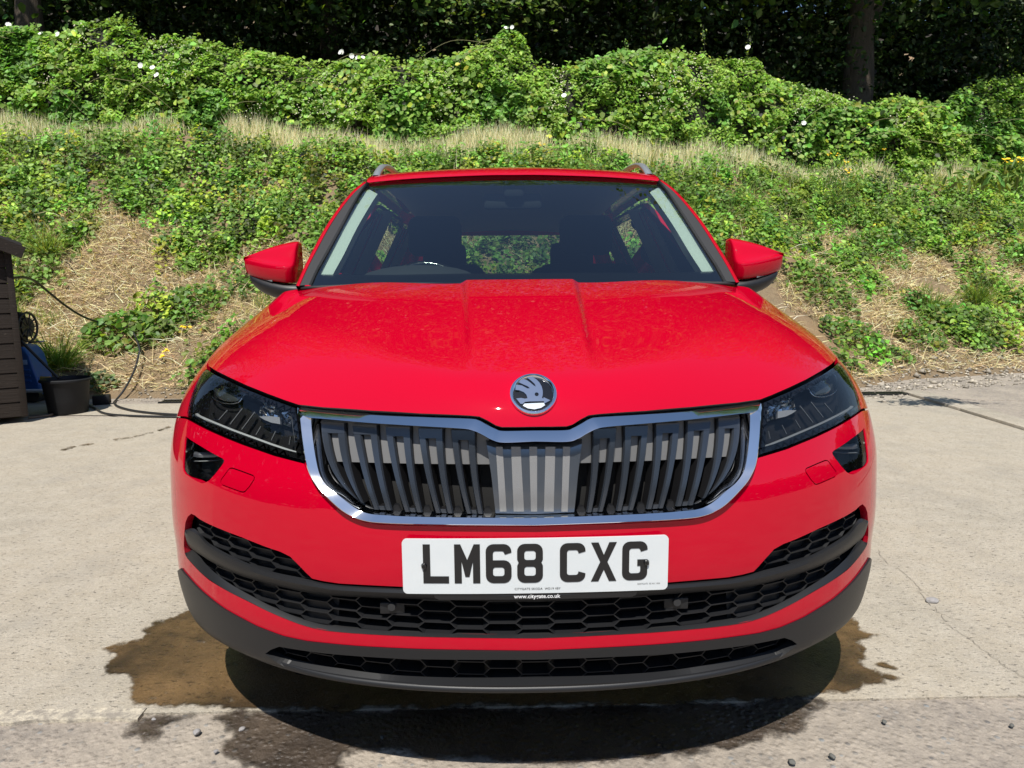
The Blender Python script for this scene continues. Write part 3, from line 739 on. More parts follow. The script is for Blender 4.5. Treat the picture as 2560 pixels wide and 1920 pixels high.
# rounded front lip
lpx = np.linspace(-.64, .64, 67); lpp = on_front(lpx, np.full(67, .2625)); ln = normal(lpp); ln[:, 2] = 0; ln /= np.linalg.norm(ln, axis=1, keepdims=True)
rows = []
for a_ in np.radians(np.arange(-100, 110, 23)): rows.append(lpp+ln*(.004+.0065*math.cos(a_)*np.clip((.62-np.abs(lpx))/.22, 0, 1)[:, None]-.005*np.clip((np.abs(lpx)-.48)/.14, 0, 1)[:, None])+np.array([0, 0, 1])*.0072*math.sin(a_))
G = np.array(rows); nr, nc = G.shape[:2]
joined('front_lip', [(G.reshape(-1, 3), [(i*nc+j, i*nc+j+1, (i+1)*nc+j+1, (i+1)*nc+j) for i in range(nr-1) for j in range(nc-1)])], M['blackp'], clad, 50)
# liner behind the corner intakes and lamps
for sg in (-1, 1):
    box('arch_liner', (sg*.66, .47, .50), (.44, .02, .52), M['void'], bumper)
# ---- number plate
PZ, PW, PH = .5285, .520, .1115
def plate_pt(x, z, off=0.):
    return np.array([x, -.0185+.115*x*x-off, z])
pl = []
rr = .009
for (sx, sz) in ((1, 1), (-1, 1), (-1, -1), (1, -1)):
    for k in range(6):
        a = {(1, 1): 0, (-1, 1): 90, (-1, -1): 180, (1, -1): 270}[(sx, sz)]+k*18
        pl.append((sx*(PW/2-rr)+rr*math.cos(R(a)), PZ+sz*(PH/2-rr)+rr*math.sin(R(a))))
pl = dense(np.array(pl), .02, True)
def plate_sheet(name, loop, m, parent, off, thick, step=.03):
    V2, T, idx = cdt_fill([loop] if isinstance(loop, np.ndarray) else loop, step)
    P = np.array([plate_pt(x, z, off) for x, z in V2]); V = list(P); F = [tuple(t) for t in T]
    for l in idx:
        b = len(V); n = len(l); V += [P[i]+[0, thick, 0] for i in l]; F += [(l[i], l[(i+1) % n], b+(i+1) % n, b+i) for i in range(n)]
    return joined(name, [(V, F)], m, parent, 30)
plate = plate_sheet('number_plate', pl, M['plate'], CAR, 0, .004); plate['label'] = 'white number plate reading LM68 CXG'
# holder strip below the plate
hs = dense(np.array([(-.202, PZ-PH/2+.004), (-.198, PZ-PH/2-.010), (-.190, PZ-PH/2-.0135), (.190, PZ-PH/2-.0135), (.198, PZ-PH/2-.010), (.202, PZ-PH/2+.004)]), .03, True)
holder = plate_sheet('plate_holder', hs, M['ink'], plate, -.0025, .004)
# registration characters, 79 x 50 mm with 14 mm strokes
ST = .014
def rrect(x0, x1, z0, z1, r, n=5):
    out = []
    for (cx_, cz_, a0) in ((x1-r, z1-r, 0), (x0+r, z1-r, 90), (x0+r, z0+r, 180), (x1-r, z0+r, 270)):
        for k in range(n+1): a = R(a0+90*k/n); out.append((cx_+r*math.cos(a), cz_+r*math.sin(a)))
    return out
def arcpts(cx_, cz_, r, a0, a1, n=5): return [(cx_+r*math.cos(R(a0+(a1-a0)*k/n)), cz_+r*math.sin(R(a0+(a1-a0)*k/n))) for k in range(n+1)]
def glyph(c):
    w, h, s = .050, .079, ST; ro, ri = .015, .005
    if c == 'L': return [[(0, 0), (w, 0), (w, s), (s, s), (s, h), (0, h)]]
    if c == 'M': return [[(0, 0), (s, 0), (s, h*.56), (w/2-.004, .013), (w/2+.004, .013), (w-s, h*.56), (w-s, 0), (w, 0), (w, h), (w-.012, h), (w/2, h*.60), (.012, h), (0, h)]]
    if c == 'X': return [[(0, 0), (.0145, 0), (w/2, h*.30), (w-.0145, 0), (w, 0), (w*.64, h*.5), (w, h), (w-.0145, h), (w/2, h*.68), (.0145, h), (0, h), (w*.36, h*.5)]]
    if c == 'C' or c == 'G':
        top = arcpts(ro, h-ro, ro, 180, 90)+arcpts(w-ro, h-ro, ro, 90, 0)+[(w, h-.017), (w-.0135, h-.021)]+arcpts(w-s-ri, h-s-ri, ri, 0, 90)+arcpts(s+ri, h-s-ri, ri, 90, 180)
        bot_in = arcpts(s+ri, s+ri, ri, 180, 270)
        if c == 'C': bot = bot_in+arcpts(w-s-ri, s+ri, ri, 270, 360)+[(w-.0135, .021), (w, .017)]+arcpts(w-ro, ro, ro, 0, -90)
        else: bot = bot_in+arcpts(w-s-ri, s+ri, ri, 270, 360)+[(w-s, .029), (w-.020, .029), (w-.020, .042), (w, .042)]+arcpts(w-ro, ro, ro, 0, -90)
        return [top+bot+arcpts(ro, ro, ro, 270, 180)]
    if c == '8':
        out = arcpts(ro, h-ro, ro, 180, 90)+arcpts(w-ro, h-ro, ro, 90, 0)+[(w, h*.60), (w-.003, h*.52), (w, h*.44)]+arcpts(w-ro, ro, ro, 0, -90)+arcpts(ro, ro, ro, 270, 180)+[(0, h*.44), (.003, h*.52), (0, h*.60)]
        return [out, rrect(s, w-s, h*.585, h-s, ri), rrect(s, w-s, s, h*.415, ri)]
    if c == '6':
        out = arcpts(ro, h-ro, ro, 180, 90)+arcpts(w-ro, h-ro, ro, 90, 0)+[(w, h-.017), (w-.0125, h-.021)]+arcpts(w-s-ri, h-s-ri, ri, 0, 90)+arcpts(s+ri, h-s-ri, ri, 90, 180)+[(s, h*.585)]+arcpts(w-ro, h*.585-ro, ro, 90, 0)+arcpts(w-ro, ro, ro, 0, -90)+arcpts(ro, ro, ro, 270, 180)
        return [out, rrect(s, w-s, s, h*.405, ri)]
x_ = -.2195
for ch in 'LM68 CXG':
    if ch == ' ': x_ += .022; continue
    loops = [dense(np.array(l)+[x_, PZ-.0335], .012, True) for l in glyph(ch)]
    plate_sheet('character', loops, M['ink'], plate, .0011, .001, .02); x_ += .061
for x, z in ((-.2175, PZ+.0018), (.2165, PZ+.0020)):
    bm = bmesh.new(); bmesh.ops.create_cone(bm, cap_ends=True, segments=18, radius1=.0062, radius2=.0045, depth=.005, matrix=Matrix.Translation(Vector(plate_pt(x, z, .0030))) @ Matrix.Rotation(R(90), 4, 'X'))
    bx(bm, plate_pt(x, z, .006), (.005, .001, .001)); bx(bm, plate_pt(x, z, .006), (.001, .001, .005))
    sc_ = bm_obj('plate_screw', bm, M['gloss'], plate, True, 30)
def text(name, body, size, fn, m, parent, spacing=1.0, bold=0.):
    cu = bpy.data.curves.new(name, 'FONT'); cu.body = body; cu.size = size; cu.align_x = 'CENTER'; cu.resolution_u = 3; cu.space_character = spacing; cu.offset = bold
    o = bpy.data.objects.new(name, cu); COL.objects.link(o); dg = bpy.context.evaluated_depsgraph_get()
    me = bpy.data.meshes.new_from_object(o.evaluated_get(dg)); bpy.data.objects.remove(o)
    co = np.empty(len(me.vertices)*3, np.float32); me.vertices.foreach_get('co', co); co = co.reshape(-1, 3)
    me.vertices.foreach_set('co', np.array([fn(a, b) for a, b, _ in co], np.float32).ravel()); me.update(); me.materials.clear()
    return link(name, me, m, parent)
text('dealer_lettering', 'CITYGATE SKODA  WD19 4BY', .0062, lambda a, b: plate_pt(a+.003, b+PZ-.0482, .0008), M['ink'], plate, 1.08)
text('maker_lettering', 'BESTPLATE  BS AU 145d', .0040, lambda a, b: plate_pt(a+.222, b+PZ-.0430, .0008), M['ink'], plate, 1.08)
text('web_lettering', 'www.citygate.co.uk', .0112, lambda a, b: plate_pt(a+.002, b+PZ-PH/2-.0105, -.0012), M['whiteink'], holder, 1.02, .0002)
# ---- round badge on the bonnet
ctr = hit(np.array([1329.]), np.array([987.]), 0.)[0]; ctr[0] = 0; bn = normal(ctr[None])[0]; bn[0] = 0; bn /= np.linalg.norm(bn)
bn = np.array([0, bn[1], bn[2]*.80]); bn /= np.linalg.norm(bn)
bu = np.cross(bn, [1.0, 0, 0]); bu /= np.linalg.norm(bu); bu = bu if bu[2] > 0 else -bu
ctr = ctr+bn*.003; BR = .0475
def bpt(x, y, o): return ctr+np.array([1.0, 0, 0])*x*BR+bu*y*BR+bn*o
def lathe_badge(name, prof_, m, parent, seg=48):
    V = []; F = []
    for r_, o_ in prof_:
        for k in range(seg): a = 2*math.pi*k/seg; V.append(bpt(r_*math.cos(a), r_*math.sin(a), o_))
    for i in range(len(prof_)-1):
        for k in range(seg): F.append((i*seg+k, i*seg+(k+1) % seg, (i+1)*seg+(k+1) % seg, (i+1)*seg+k))
    if prof_[-1][0] < .01: pass
    return joined(name, [(V, F)], m, parent, 35)
badge = lathe_badge('badge', [(1.0, -.006), (1.0, .001), (.975, .0035), (.90, .0045), (.85, .003), (.82, .0005), (.80, -.002)], M['chrome'], CAR)
badge['label'] = 'round chrome badge with winged arrow on the bonnet'
lathe_badge('badge_field', [(.81, -.0012), (.4, -.0006), (.002, -.0004)], M['gloss'], badge)
# winged arrow, traced: photo crop centre (985,835), radii 735 x 620
def bz2(pts): return np.array([((x-985)/735, -(y-838)/612) for x, y in pts])
def badge_relief(name, loops, m, o_=.0030, thick=.0035):
    V2, T, idx = cdt_fill([dense(l, .06, True) for l in loops], .12)
    P = np.array([bpt(x, y, o_) for x, y in V2]); V = list(P); F = [tuple(t) for t in T]
    for l in idx:
        b = len(V); n = len(l); V += [P[i]-bn*thick for i in l]; F += [(l[i], l[(i+1) % n], b+(i+1) % n, b+i) for i in range(n)]
    return joined(name, [(V, F)], m, badge, 30)
eye = np.array([(.135+.085*math.cos(a), -.055+.095*math.sin(a)) for a in np.linspace(0, 2*math.pi, 14, endpoint=False)])
wing_ = bz2([(800, 985), (770, 880), (690, 800), (560, 745), (435, 730), (445, 650), (470, 570), (640, 600), (800, 690), (885, 690), (820, 625), (740, 590), (640, 545), (545, 500), (620, 440), (700, 400), (800, 440), (900, 510), (1000, 600), (1070, 640), (1040, 560), (960, 480), (880, 410), (810, 365), (900, 345), (985, 345), (1100, 420), (1190, 520), (1250, 640), (1275, 760), (1270, 880), (1240, 985), (1290, 1000), (1290, 960), (1490, 1055), (1300, 1150), (1295, 1080), (860, 1080), (720, 1095), (640, 1150), (580, 1150), (455, 990), (600, 975), (720, 1000)])
badge_relief('winged_arrow', [wing_, eye], M['chrome'])
badge_relief('badge_base', [bz2([(700, 1130), (1290, 1110), (1330, 1180), (1200, 1260), (1000, 1300), (800, 1270), (650, 1190)])], M['satin'], .001, .0015)
# ------------------------------------------------------------------ the car: cabin, roof, flanks
def yws(x, z):
    dz = z-1.06; return .872+1.52*dz+.17*dz*dz+.23*x*x
def ws_f(p): return (yws(p[..., 0], p[..., 2])-p[..., 1])/1.85
def w3(pts, off=0.):
    p = zE(pts) if not isinstance(pts, np.ndarray) else pts
    o, d = pxray(p[:, 0], p[:, 1]); ts0 = np.full(len(p), 1.4); ts1 = np.full(len(p), 4.2)
    lo, hi = ts0, ts1
    for _ in range(50):
        m_ = (lo+hi)/2; s_ = ws_f(o+d*m_[:, None])-off > 0; lo = np.where(s_, m_, lo); hi = np.where(s_, hi, m_)
    return o+d*hi[:, None]
def ws_sheet(name, loops3, m, parent, off=0., step=.05, thick=.004):
    L = [dense(l[:, [0, 2]], .03, True) for l in loops3]; V2, T, idx = cdt_fill(L, step)
    P = np.stack([V2[:, 0], yws(V2[:, 0], V2[:, 1])-off, V2[:, 1]], 1); V = list(P); F = [tuple(t) for t in T]
    if thick:
        for l in idx:
            b = len(V); n = len(l); V += [P[i]+[0, thick, 0] for i in l]; F += [(l[i], l[(i+1) % n], b+(i+1) % n, b+i) for i in range(n)]
    return joined(name, [(V, F)], m, parent, 50)
def strip(name, rows, m, parent, ang=40, closed=False):
    G = np.array(rows); nr, nc = G.shape[:2]
    return joined(name, [(G.reshape(-1, 3), [(i*nc+j, i*nc+j+1, (i+1)*nc+j+1, (i+1)*nc+j) for i in range(nr-1) for j in range(nc-1)])], m, parent, ang)
GLp = [(2002, 166), (1800, 168), (1400, 186), (1100, 208), (990, 222), (950, 272), (880, 392), (800, 545), (720, 690), (650, 815), (600, 925), (1200, 945), (2002, 940)]
GL = w3(GLp)
screen = ws_sheet('windscreen', [symloop(GL)], M['screen'], CAR, 0, .04, .004); screen['label'] = 'curved windscreen reflecting blue sky and treetops'
FR = w3([(2002, 186), (1800, 188), (1400, 206), (1100, 230), (1030, 236), (985, 252), (920, 352), (830, 512), (740, 685), (685, 790), (658, 846), (900, 850), (1200, 848), (1640, 840), (2002, 838)])
ws_sheet('tinted_border', [symloop(GL), symloop(FR)], M['gloss'], screen, -.005, .05, 0)
t9 = lambda P: catmull(np.array(P, float), 4)
S_ = w3(zE(t9([(497, 927), (545, 815), (600, 705), (700, 520), (800, 375), (880, 280), (930, 235), (975, 203)])), .004)
O1 = w3(zE(t9([(522, 927), (572, 815), (628, 705), (725, 525), (822, 380), (898, 288), (948, 243), (988, 212)])), .010)
G1 = w3(zE(t9([(600, 925), (650, 815), (715, 700), (805, 535), (885, 385), (935, 297), (968, 250), (1000, 215)])), .002)
ap = strip('pillar_trim', [G1+[0, .015, 0], G1, G1+(O1-G1)*.12+[0, -.007, .003], O1+(G1-O1)*.1+[0, -.006, .002], O1, O1+[0, .02, 0]], M['rubber'], CAR); mirror(ap)
n_ = len(S_); tt_ = np.linspace(0, 1, n_)[:, None]
rp = strip('front_pillar', [O1+[.004, .02, 0], O1+[-.002, -.002, 0], (O1+S_)/2+[-.004, -.004, .002], S_, S_+np.array([-.006, .03, -.006]), S_+np.array([-.012, .07, -.016])*(1-tt_*.4), S_+np.array([-.016, .12, -.03])*(1-tt_*.5)], M['red'], CAR, 60); mirror(rp)
# roof
zc = spl([1.45, 1.55, 1.62, 1.75, 1.85, 2.0, 2.4, 2.9, 3.5, 3.95, 4.15], [1.44, 1.487, 1.515, 1.553, 1.568, 1.583, 1.594, 1.583, 1.545, 1.495, 1.46])
TG = w3(zE(t9([(2002, 158), (1800, 160), (1400, 177), (1100, 200), (985, 214)])), .004); TG[0, 0] = 0
nx = len(TG); rows = []
TG0 = TG+[0, .008, -.002]
rows += [TG0, TG]
for k, yv in enumerate([.012, .035, .08, .15, .25, .4, .7, 1.1, 1.6, 2.1, 2.45]):
    y_ = TG[:, 1]+yv; x_ = TG[:, 0]*(1+.02*min(1, yv/.4)); ax_ = np.abs(x_)/.60
    zr = zc(y_)-.030*ax_**2-.018*ax_**6
    blend = min(1, yv/.06); z0 = TG[:, 2]+yv*.75
    zr = np.maximum(zr, TG[:, 2]+min(yv, .12)*.42)
    rows.append(np.stack([x_, y_, z0*(1-blend)+np.minimum(zr, z0+.02)*blend if blend < 1 else zr], 1))
G = np.array(rows); G = np.concatenate([G[:, ::-1], mirx(G[:, 1:])], 1)
roof = strip('roof', G, M['red'], CAR, 60)
# side of the roof (cantrail) down to the window tops
RE = np.array(rows[2:])[:, -1]
RE_ = np.vstack([S_[-1:], RE[2:]])
can = strip('cantrail', [RE_+[.004, 0, .003], RE_+[-.018, 0, -.014], RE_+[-.036, .0, -.050], RE_+[-.040, 0, -.075]], M['red'], CAR, 60); mirror(can)
# roof rails
for sg in (-1, 1):
    rl = np.array([(.566, 1.70, 1.508), (.565, 1.76, 1.540), (.562, 1.85, 1.572), (.558, 1.97, 1.591), (.556, 2.2, 1.603), (.556, 2.7, 1.602), (.558, 3.2, 1.590), (.562, 3.45, 1.560), (.565, 3.55, 1.530)])*[sg, 1, 1]
    c_ = catmull(rl, 5); T_ = np.gradient(c_, axis=0); T_ /= np.linalg.norm(T_, axis=1, keepdims=True); up_ = np.cross(np.array([1.0, 0, 0]), T_); up_ *= np.sign(up_[:, 2:3]+1e-9)
    lat = np.array([1.0, 0, 0]); ring_ = [(-.013, -.007), (-.015, .004), (-.009, .010), (.009, .010), (.015, .004), (.013, -.007)]
    rail = strip('roof_rail', [c_+lat*a*1.0+up_*b for a, b in ring_+ring_[:1]], M['alu'], CAR, 50)
    foot = np.array([(.566, 1.73, 1.495), (.566, 1.80, 1.545), (.566, 1.88, 1.560), (.566, 1.86, 1.52)])*[sg, 1, 1]
    V = list(foot-[.008, 0, 0])+list(foot+[.008, 0, 0]); pmesh('rail_foot', V, [(0, 1, 2, 3), (7, 6, 5, 4)]+[(i, (i+1) % 4, 4+(i+1) % 4, 4+i) for i in range(4)], M['blackp'], rail, smooth=False)
# flanks
def xside(y, z):
    y = np.asarray(y, float); z = np.asarray(z, float)
    back = .10*np.clip((y-3.3)/1.05, 0, 1)**2.2
    base = np.minimum(awid(np.clip(z, .3, 1.0)), .936)+.035*sstep(y, 1.3, 2.2)*sstep(z, .75, 1.0)
    return base-back-np.maximum(z-1.0, 0)*(.43+.08*sstep(y, 1.3, 2.2))
def side_sheet(name, loops, m, parent, off=0., step=.06, sg=1, thick=.02):
    V2, T, idx = cdt_fill([dense(np.array(l, float), .05, True) for l in loops], step)
    P = np.stack([sg*(xside(V2[:, 0], V2[:, 1])+off), V2[:, 0], V2[:, 1]], 1); V = list(P); F = [tuple(t) for t in T]
    for l in idx:
        b = len(V); n = len(l); V += [P[i]-[sg*thick, 0, 0] for i in l]; F += [(l[i], l[(i+1) % n], b+(i+1) % n, b+i) for i in range(n)]
    return joined(name, [(V, F)], m, parent, 40)
RY = 3.503
def arch(y0, a0, a1, r=.375, n=14): return [(y0+r*math.cos(R(a)), .335+r*math.sin(R(a))) for a in np.linspace(a0, a1, n)]
for sg in (-1, 1):
    side_sheet('front_door', [[(1.256, .42), (2.28, .36), (2.30, 1.0), (1.256, 1.0)]], M['red'], CAR, sg=sg)
    side_sheet('rear_door', [[(2.288, .36), (3.02, .36)]+arch(RY, 170, 118)[:10]+[(3.36, 1.0), (2.308, 1.0)]], M['red'], CAR, sg=sg)
    side_sheet('rear_wing', [arch(RY, 115, 5)+[(3.88, .30), (4.34, .34), (4.36, .90), (4.25, 1.0), (3.37, 1.0)]], M['red'], CAR, sg=sg)
    side_sheet('sill', [[(1.26, .26), (3.12, .26), (3.10, .355), (1.26, .415)]], M['blackp'], CAR, sg=sg)
    # window frames and glass
    side_sheet('door_frame', [[(1.20, 1.0), (2.0, 1.43), (3.3, 1.43), (3.95, 1.30), (4.20, 1.0)], [(1.40, 1.02), (2.02, 1.395), (2.16, 1.40), (2.22, 1.02)], [(2.36, 1.02), (2.30, 1.40), (3.15, 1.395), (3.22, 1.02)], [(3.30, 1.03), (3.24, 1.38), (3.60, 1.33), (3.86, 1.05)]], M['red'], CAR, sg=sg, off=-.004, thick=.03)
    for l in ([(1.39, 1.01), (2.02, 1.405), (2.17, 1.41), (2.23, 1.01)], [(2.35, 1.01), (2.29, 1.41), (3.16, 1.405), (3.23, 1.01)], [(3.29, 1.02), (3.23, 1.39), (3.61, 1.34), (3.88, 1.04)]):
        side_sheet('side_window', [l], M['sideglass'], CAR, sg=sg, off=-.014, thick=.004)
    # inner pillar trims, pale
    zz = np.linspace(1.02, 1.42, 8)
    for y0, y1, w in ((2.25, 2.215, .085), (3.24, 3.20, .07)):
        ya = y0+(y1-y0)*(zz-1.02)/.4; xo = xside(ya, zz)-.04
        strip('pillar_lining', [np.stack([sg*(xo+.02), ya-w/2-.02, zz], 1), np.stack([sg*xo, ya-w/2, zz], 1), np.stack([sg*(xo-.03), ya, zz], 1), np.stack([sg*xo, ya+w/2, zz], 1)], M['trim'], CAR)
    # inner door card
    box('door_card', (sg*.80, 1.95, .74), (.03, 1.4, .50), M['dash'], CAR)
    tp = w3(zE(t9([(650, 852), (655, 800), (715, 675), (840, 458), (950, 282), (990, 252)])), -.010); tq = w3(zE(t9([(752, 848), (775, 805), (830, 705), (922, 520), (1022, 350), (1062, 290)])), -.014)
    if sg < 0: tr_ = strip('windscreen_pillar_lining', [tp+[-.02, .02, 0], tp, (tp+tq)/2, tq, tq+[.002, .05, -.01]], M['trim'], CAR, 70); mirror(tr_)
# rear end
bm = bmesh.new()
rearw = dense(np.array([(-.82, .92), (.82, .92), (.62, 1.47), (-.62, 1.47)]), .1, True); rwh = dense(np.array([(-.62, 1.03), (.62, 1.03), (.52, 1.42), (-.52, 1.42)]), .1, True)
V2, T, idx = cdt_fill([rearw, rwh], .1); yr = lambda z: 4.36-(z-.92)*.62
P = np.stack([V2[:, 0], yr(V2[:, 1]), V2[:, 1]], 1); pmesh('tailgate', P, [tuple(t) for t in T], M['red'], CAR)
V2, T, idx = cdt_fill([rwh], .1); P = np.stack([V2[:, 0], yr(V2[:, 1])+.004, V2[:, 1]], 1); pmesh('rear_window', P, [tuple(t) for t in T], M['sideglass'], CAR)
box('rear_bumper', (0, 4.30, .60), (1.70, .18, .66), M['red'], CAR, bev=.06, seg=3)
box('spoiler', (0, 4.08, 1.478), (1.18, .22, .03), M['red'], CAR, bev=.01)
for sg in (-1, 1): box('tail_lamp', (sg*.70, 4.385, .86), (.28, .06, .16), M['redlens'], CAR, bev=.02)
# floor pan, headliner, dashboard
box('floor_pan', (0, 2.5, .28), (1.6, 3.5, .06), M['void'], CAR)
box('bulkhead', (0, 1.18, .62), (1.62, .04, .72), M['void'], CAR)
xs2 = np.linspace(-.58, .58, 9); hl_rows = []
for y_ in (1.66, 1.8, 2.1, 2.6, 3.2, 3.8, 3.95): hl_rows.append(np.stack([xs2, np.full(9, y_), zc(np.full(9, y_))-.045-.04*(xs2/.6)**2], 1))
hln = strip('headliner', hl_rows, M['liner'], CAR, 60)
TF = np.concatenate([TG[::-1], mirx(TG[1:])]); strip('header_lining', [TF+[0, .006, -.004], TF+[0, .05, -.018], np.stack([TF[:, 0]*.96, np.full(len(TF), 1.70), np.full(len(TF), 1.485)-.03*(TF[:, 0]/.6)**2], 1)], M['gloss'], hln, 60)
dk = []
for y_, z_ in ((.90, 1.035), (1.10, 1.072), (1.28, 1.085), (1.45, 1.075), (1.55, 1.03), (1.60, .90), (1.56, .70)): dk.append(np.stack([np.linspace(-.72, .72, 13), y_+.10*(np.linspace(-1, 1, 13))**2*(y_ < 1.3), np.full(13, z_)-.015*np.linspace(-1, 1, 13)**4], 1))
dash = strip('dashboard', dk, M['dash'], CAR, 40)
hump = []
for k, (y_, s_) in enumerate(((1.24, .0), (1.30, .55), (1.38, .92), (1.48, 1.0), (1.56, .97), (1.565, .2))):
    a_ = np.linspace(0, math.pi, 15); hump.append(np.stack([-.375-.235*np.cos(a_)*(.75+.25*s_), np.full(15, y_), 1.06+.085*s_*np.sin(a_)**.7], 1))
strip('instrument_hood', hump, M['dash'], dash, 60)
# steering wheel
a_ = np.linspace(0, 2*math.pi, 41); wc = np.array([-.375, 1.66, .985]); tl = R(24)
wp = np.stack([wc[0]+.185*np.cos(a_), wc[1]+.185*np.sin(a_)*math.sin(tl), wc[2]+.185*np.sin(a_)*math.cos(tl)], 1)
sw = tube('steering_wheel', wp, .016, M['gloss'], CAR, 10, False)
box('airbag_cover', wc+[0, -.01, 0], (.17, .05, .12), M['dash'], sw, bev=.02); box('spoke', wc, (.34, .02, .03), M['dash'], sw, bev=.008)
def seat_mesh(name, x, y, zt, w, m, parent):
    bm = bmesh.new(); rot = Matrix.Rotation(R(-14), 3, 'X')
    bx(bm, (x, y-.22, .50), (w, .52, .16), None, .05, 3); o = bm_obj(name, bm, m, parent, True, 60)
    bm = bmesh.new(); bx(bm, (x, y+.08, .84), (w, .16, .66), Matrix.Rotation(R(-12), 3, 'X'), .06, 3); bm_obj('seat_back', bm, m, o, True, 60)
    bm = bmesh.new(); bx(bm, (x, y+.16, zt), (.27, .11, .20), Matrix.Rotation(R(-8), 3, 'X'), .045, 3); bm_obj('headrest', bm, m, o, True, 60)
    return o
for x in (-.385, .385): seat_mesh('front_seat', x, 2.20, 1.31, .50, M['cloth'], CAR)
for x in (-.40, .40): seat_mesh('rear_seat', x, 3.05, 1.22, .52, M['cloth'], CAR)
mi = box('interior_mirror', (-.004, 1.60, 1.397), (.235, .03, .060), M['dash'], CAR, bev=.012)
box('mirror_mount', (0, 1.585, 1.445), (.085, .05, .07), M['dash'], mi, bev=.015)
# wipers
for p0, p1 in (((-.70, .985, 1.062), (-.10, .905, 1.072)), ((.22, .93, 1.066), (.70, .985, 1.065))):
    wv = tube('wiper', catmull([p0, (np.array(p0)+p1)/2+np.array([0, -.008, .004]), p1], 5), .006, M['rubber'], CAR, 8)
xw = np.linspace(-.74, .74, 21); strip('scuttle', [np.stack([xw, .90+.15*(xw/.75)**2-.02, on_top(np.abs(xw)*-1, .88+.15*(xw/.75)**2)[:, 2]-.03], 1), np.stack([xw, .99+.12*(xw/.75)**2, np.full(21, 1.045)], 1), np.stack([xw, 1.10+.12*(xw/.75)**2, np.full(21, 1.03)], 1)], M['blackp'], CAR)
# ---- door mirrors: loft across sections from the inner to the outer end
def door_mirror(sg):
    # sections: x, (y front crease, z crease), top z, back y, bottom z
    secs = [(.818, 1.335, 1.140, 1.234, 1.46, 1.082), (.826, 1.312, 1.138, 1.240, 1.475, 1.078), (.855, 1.305, 1.139, 1.238, 1.48, 1.080), (.90, 1.318, 1.146, 1.226, 1.47, 1.086), (.95, 1.338, 1.156, 1.208, 1.455, 1.094), (.985, 1.358, 1.164, 1.190, 1.44, 1.104), (1.012, 1.378, 1.170, 1.178, 1.425, 1.114), (1.019, 1.39, 1.172, 1.175, 1.415, 1.122)]
    rows = []
    for x, yc, zc_, zt, yb, zb in secs:
        pts = [(yb, zt-.004), (yb-.05, zt), (yc+.55*(yb-.05-yc), zt-.25*(zt-zc_)), (yc+.04*(yb-yc)/.15, zc_+.25*(zt-zc_)), (yc, zc_), (yc-.002, zc_-.25*(zc_-zb)), (yc+.008, zb+.15*(zc_-zb)), (yc+.016, zb), (yb, zb)]
        rows.append([(sg*x, a, b) for a, b in pts])
    G = np.array(rows); n1, n2 = G.shape[:2]
    V = list(G.reshape(-1, 3)); F = [(i*n2+j, i*n2+j+1, (i+1)*n2+j+1, (i+1)*n2+j) for i in range(n1-1) for j in range(n2-1)]
    F += [tuple(range(n2)), tuple((n1-1)*n2+j for j in range(n2))[::-1]]
    o = joined('door_mirror', [(V, F)], M['red'], CAR, 180)
    bm = bmesh.new(); bm.from_mesh(o.data)
    cr = bm.edges.layers.float.new('crease_edge')
    for e in bm.edges:
        k = {v.index % n2 for v in e.verts}
        if k == {4} or k == {0} or k == {7} or k == {8}: e[cr] = .75
    bm.to_mesh(o.data); bm.free()
    md = o.modifiers.new('sub', 'SUBSURF'); md.levels = 2; md.render_levels = 2
    o['label'] = 'red door mirror on the image %s' % ('right' if sg > 0 else 'left')
    # black base below and arm
    secb = [(.765, 1.325, 1.074, 1.43, 1.026), (.815, 1.306, 1.077, 1.46, 1.006), (.875, 1.312, 1.083, 1.455, 1.012), (.94, 1.332, 1.094, 1.44, 1.030), (.985, 1.360, 1.106, 1.43, 1.060), (1.004, 1.380, 1.116, 1.42, 1.086)]
    rows = []
    for x, yc, zt, yb, zb in secb: rows.append([(sg*x, yb, zt), (sg*x, yc, zt), (sg*x, yc+.004, (zt+zb)/2), (sg*x, yc+.03, zb), (sg*x, yb, zb+.005)])
    G = np.array(rows); n1, n2 = G.shape[:2]; V = list(G.reshape(-1, 3)); F = [(i*n2+j, i*n2+(j+1) % n2, (i+1)*n2+(j+1) % n2, (i+1)*n2+j) for i in range(n1-1) for j in range(n2)]
    F += [tuple(range(n2)), tuple((n1-1)*n2+j for j in range(n2))[::-1]]
    b_ = joined('mirror_base', [(V, F)], M['blackp'], o, 50); md = b_.modifiers.new('sub', 'SUBSURF'); md.levels = 1; md.render_levels = 1
    V = [(sg*.985, 1.372, 1.110), (sg*.90, 1.331, 1.092), (sg*.90, 1.331, 1.084), (sg*.975, 1.372, 1.100)]; V += [(a, b+.01, c) for a, b, c in V]
    pmesh('indicator', V, [(0, 1, 2, 3), (0, 4, 5, 1), (3, 2, 6, 7)], M['lampgrey'], o, False)
    box('mirror_arm', (sg*.79, 1.40, 1.045), (.10, .07, .028), M['blackp'], o, bev=.008)
for sg in (-1, 1): door_mirror(sg)
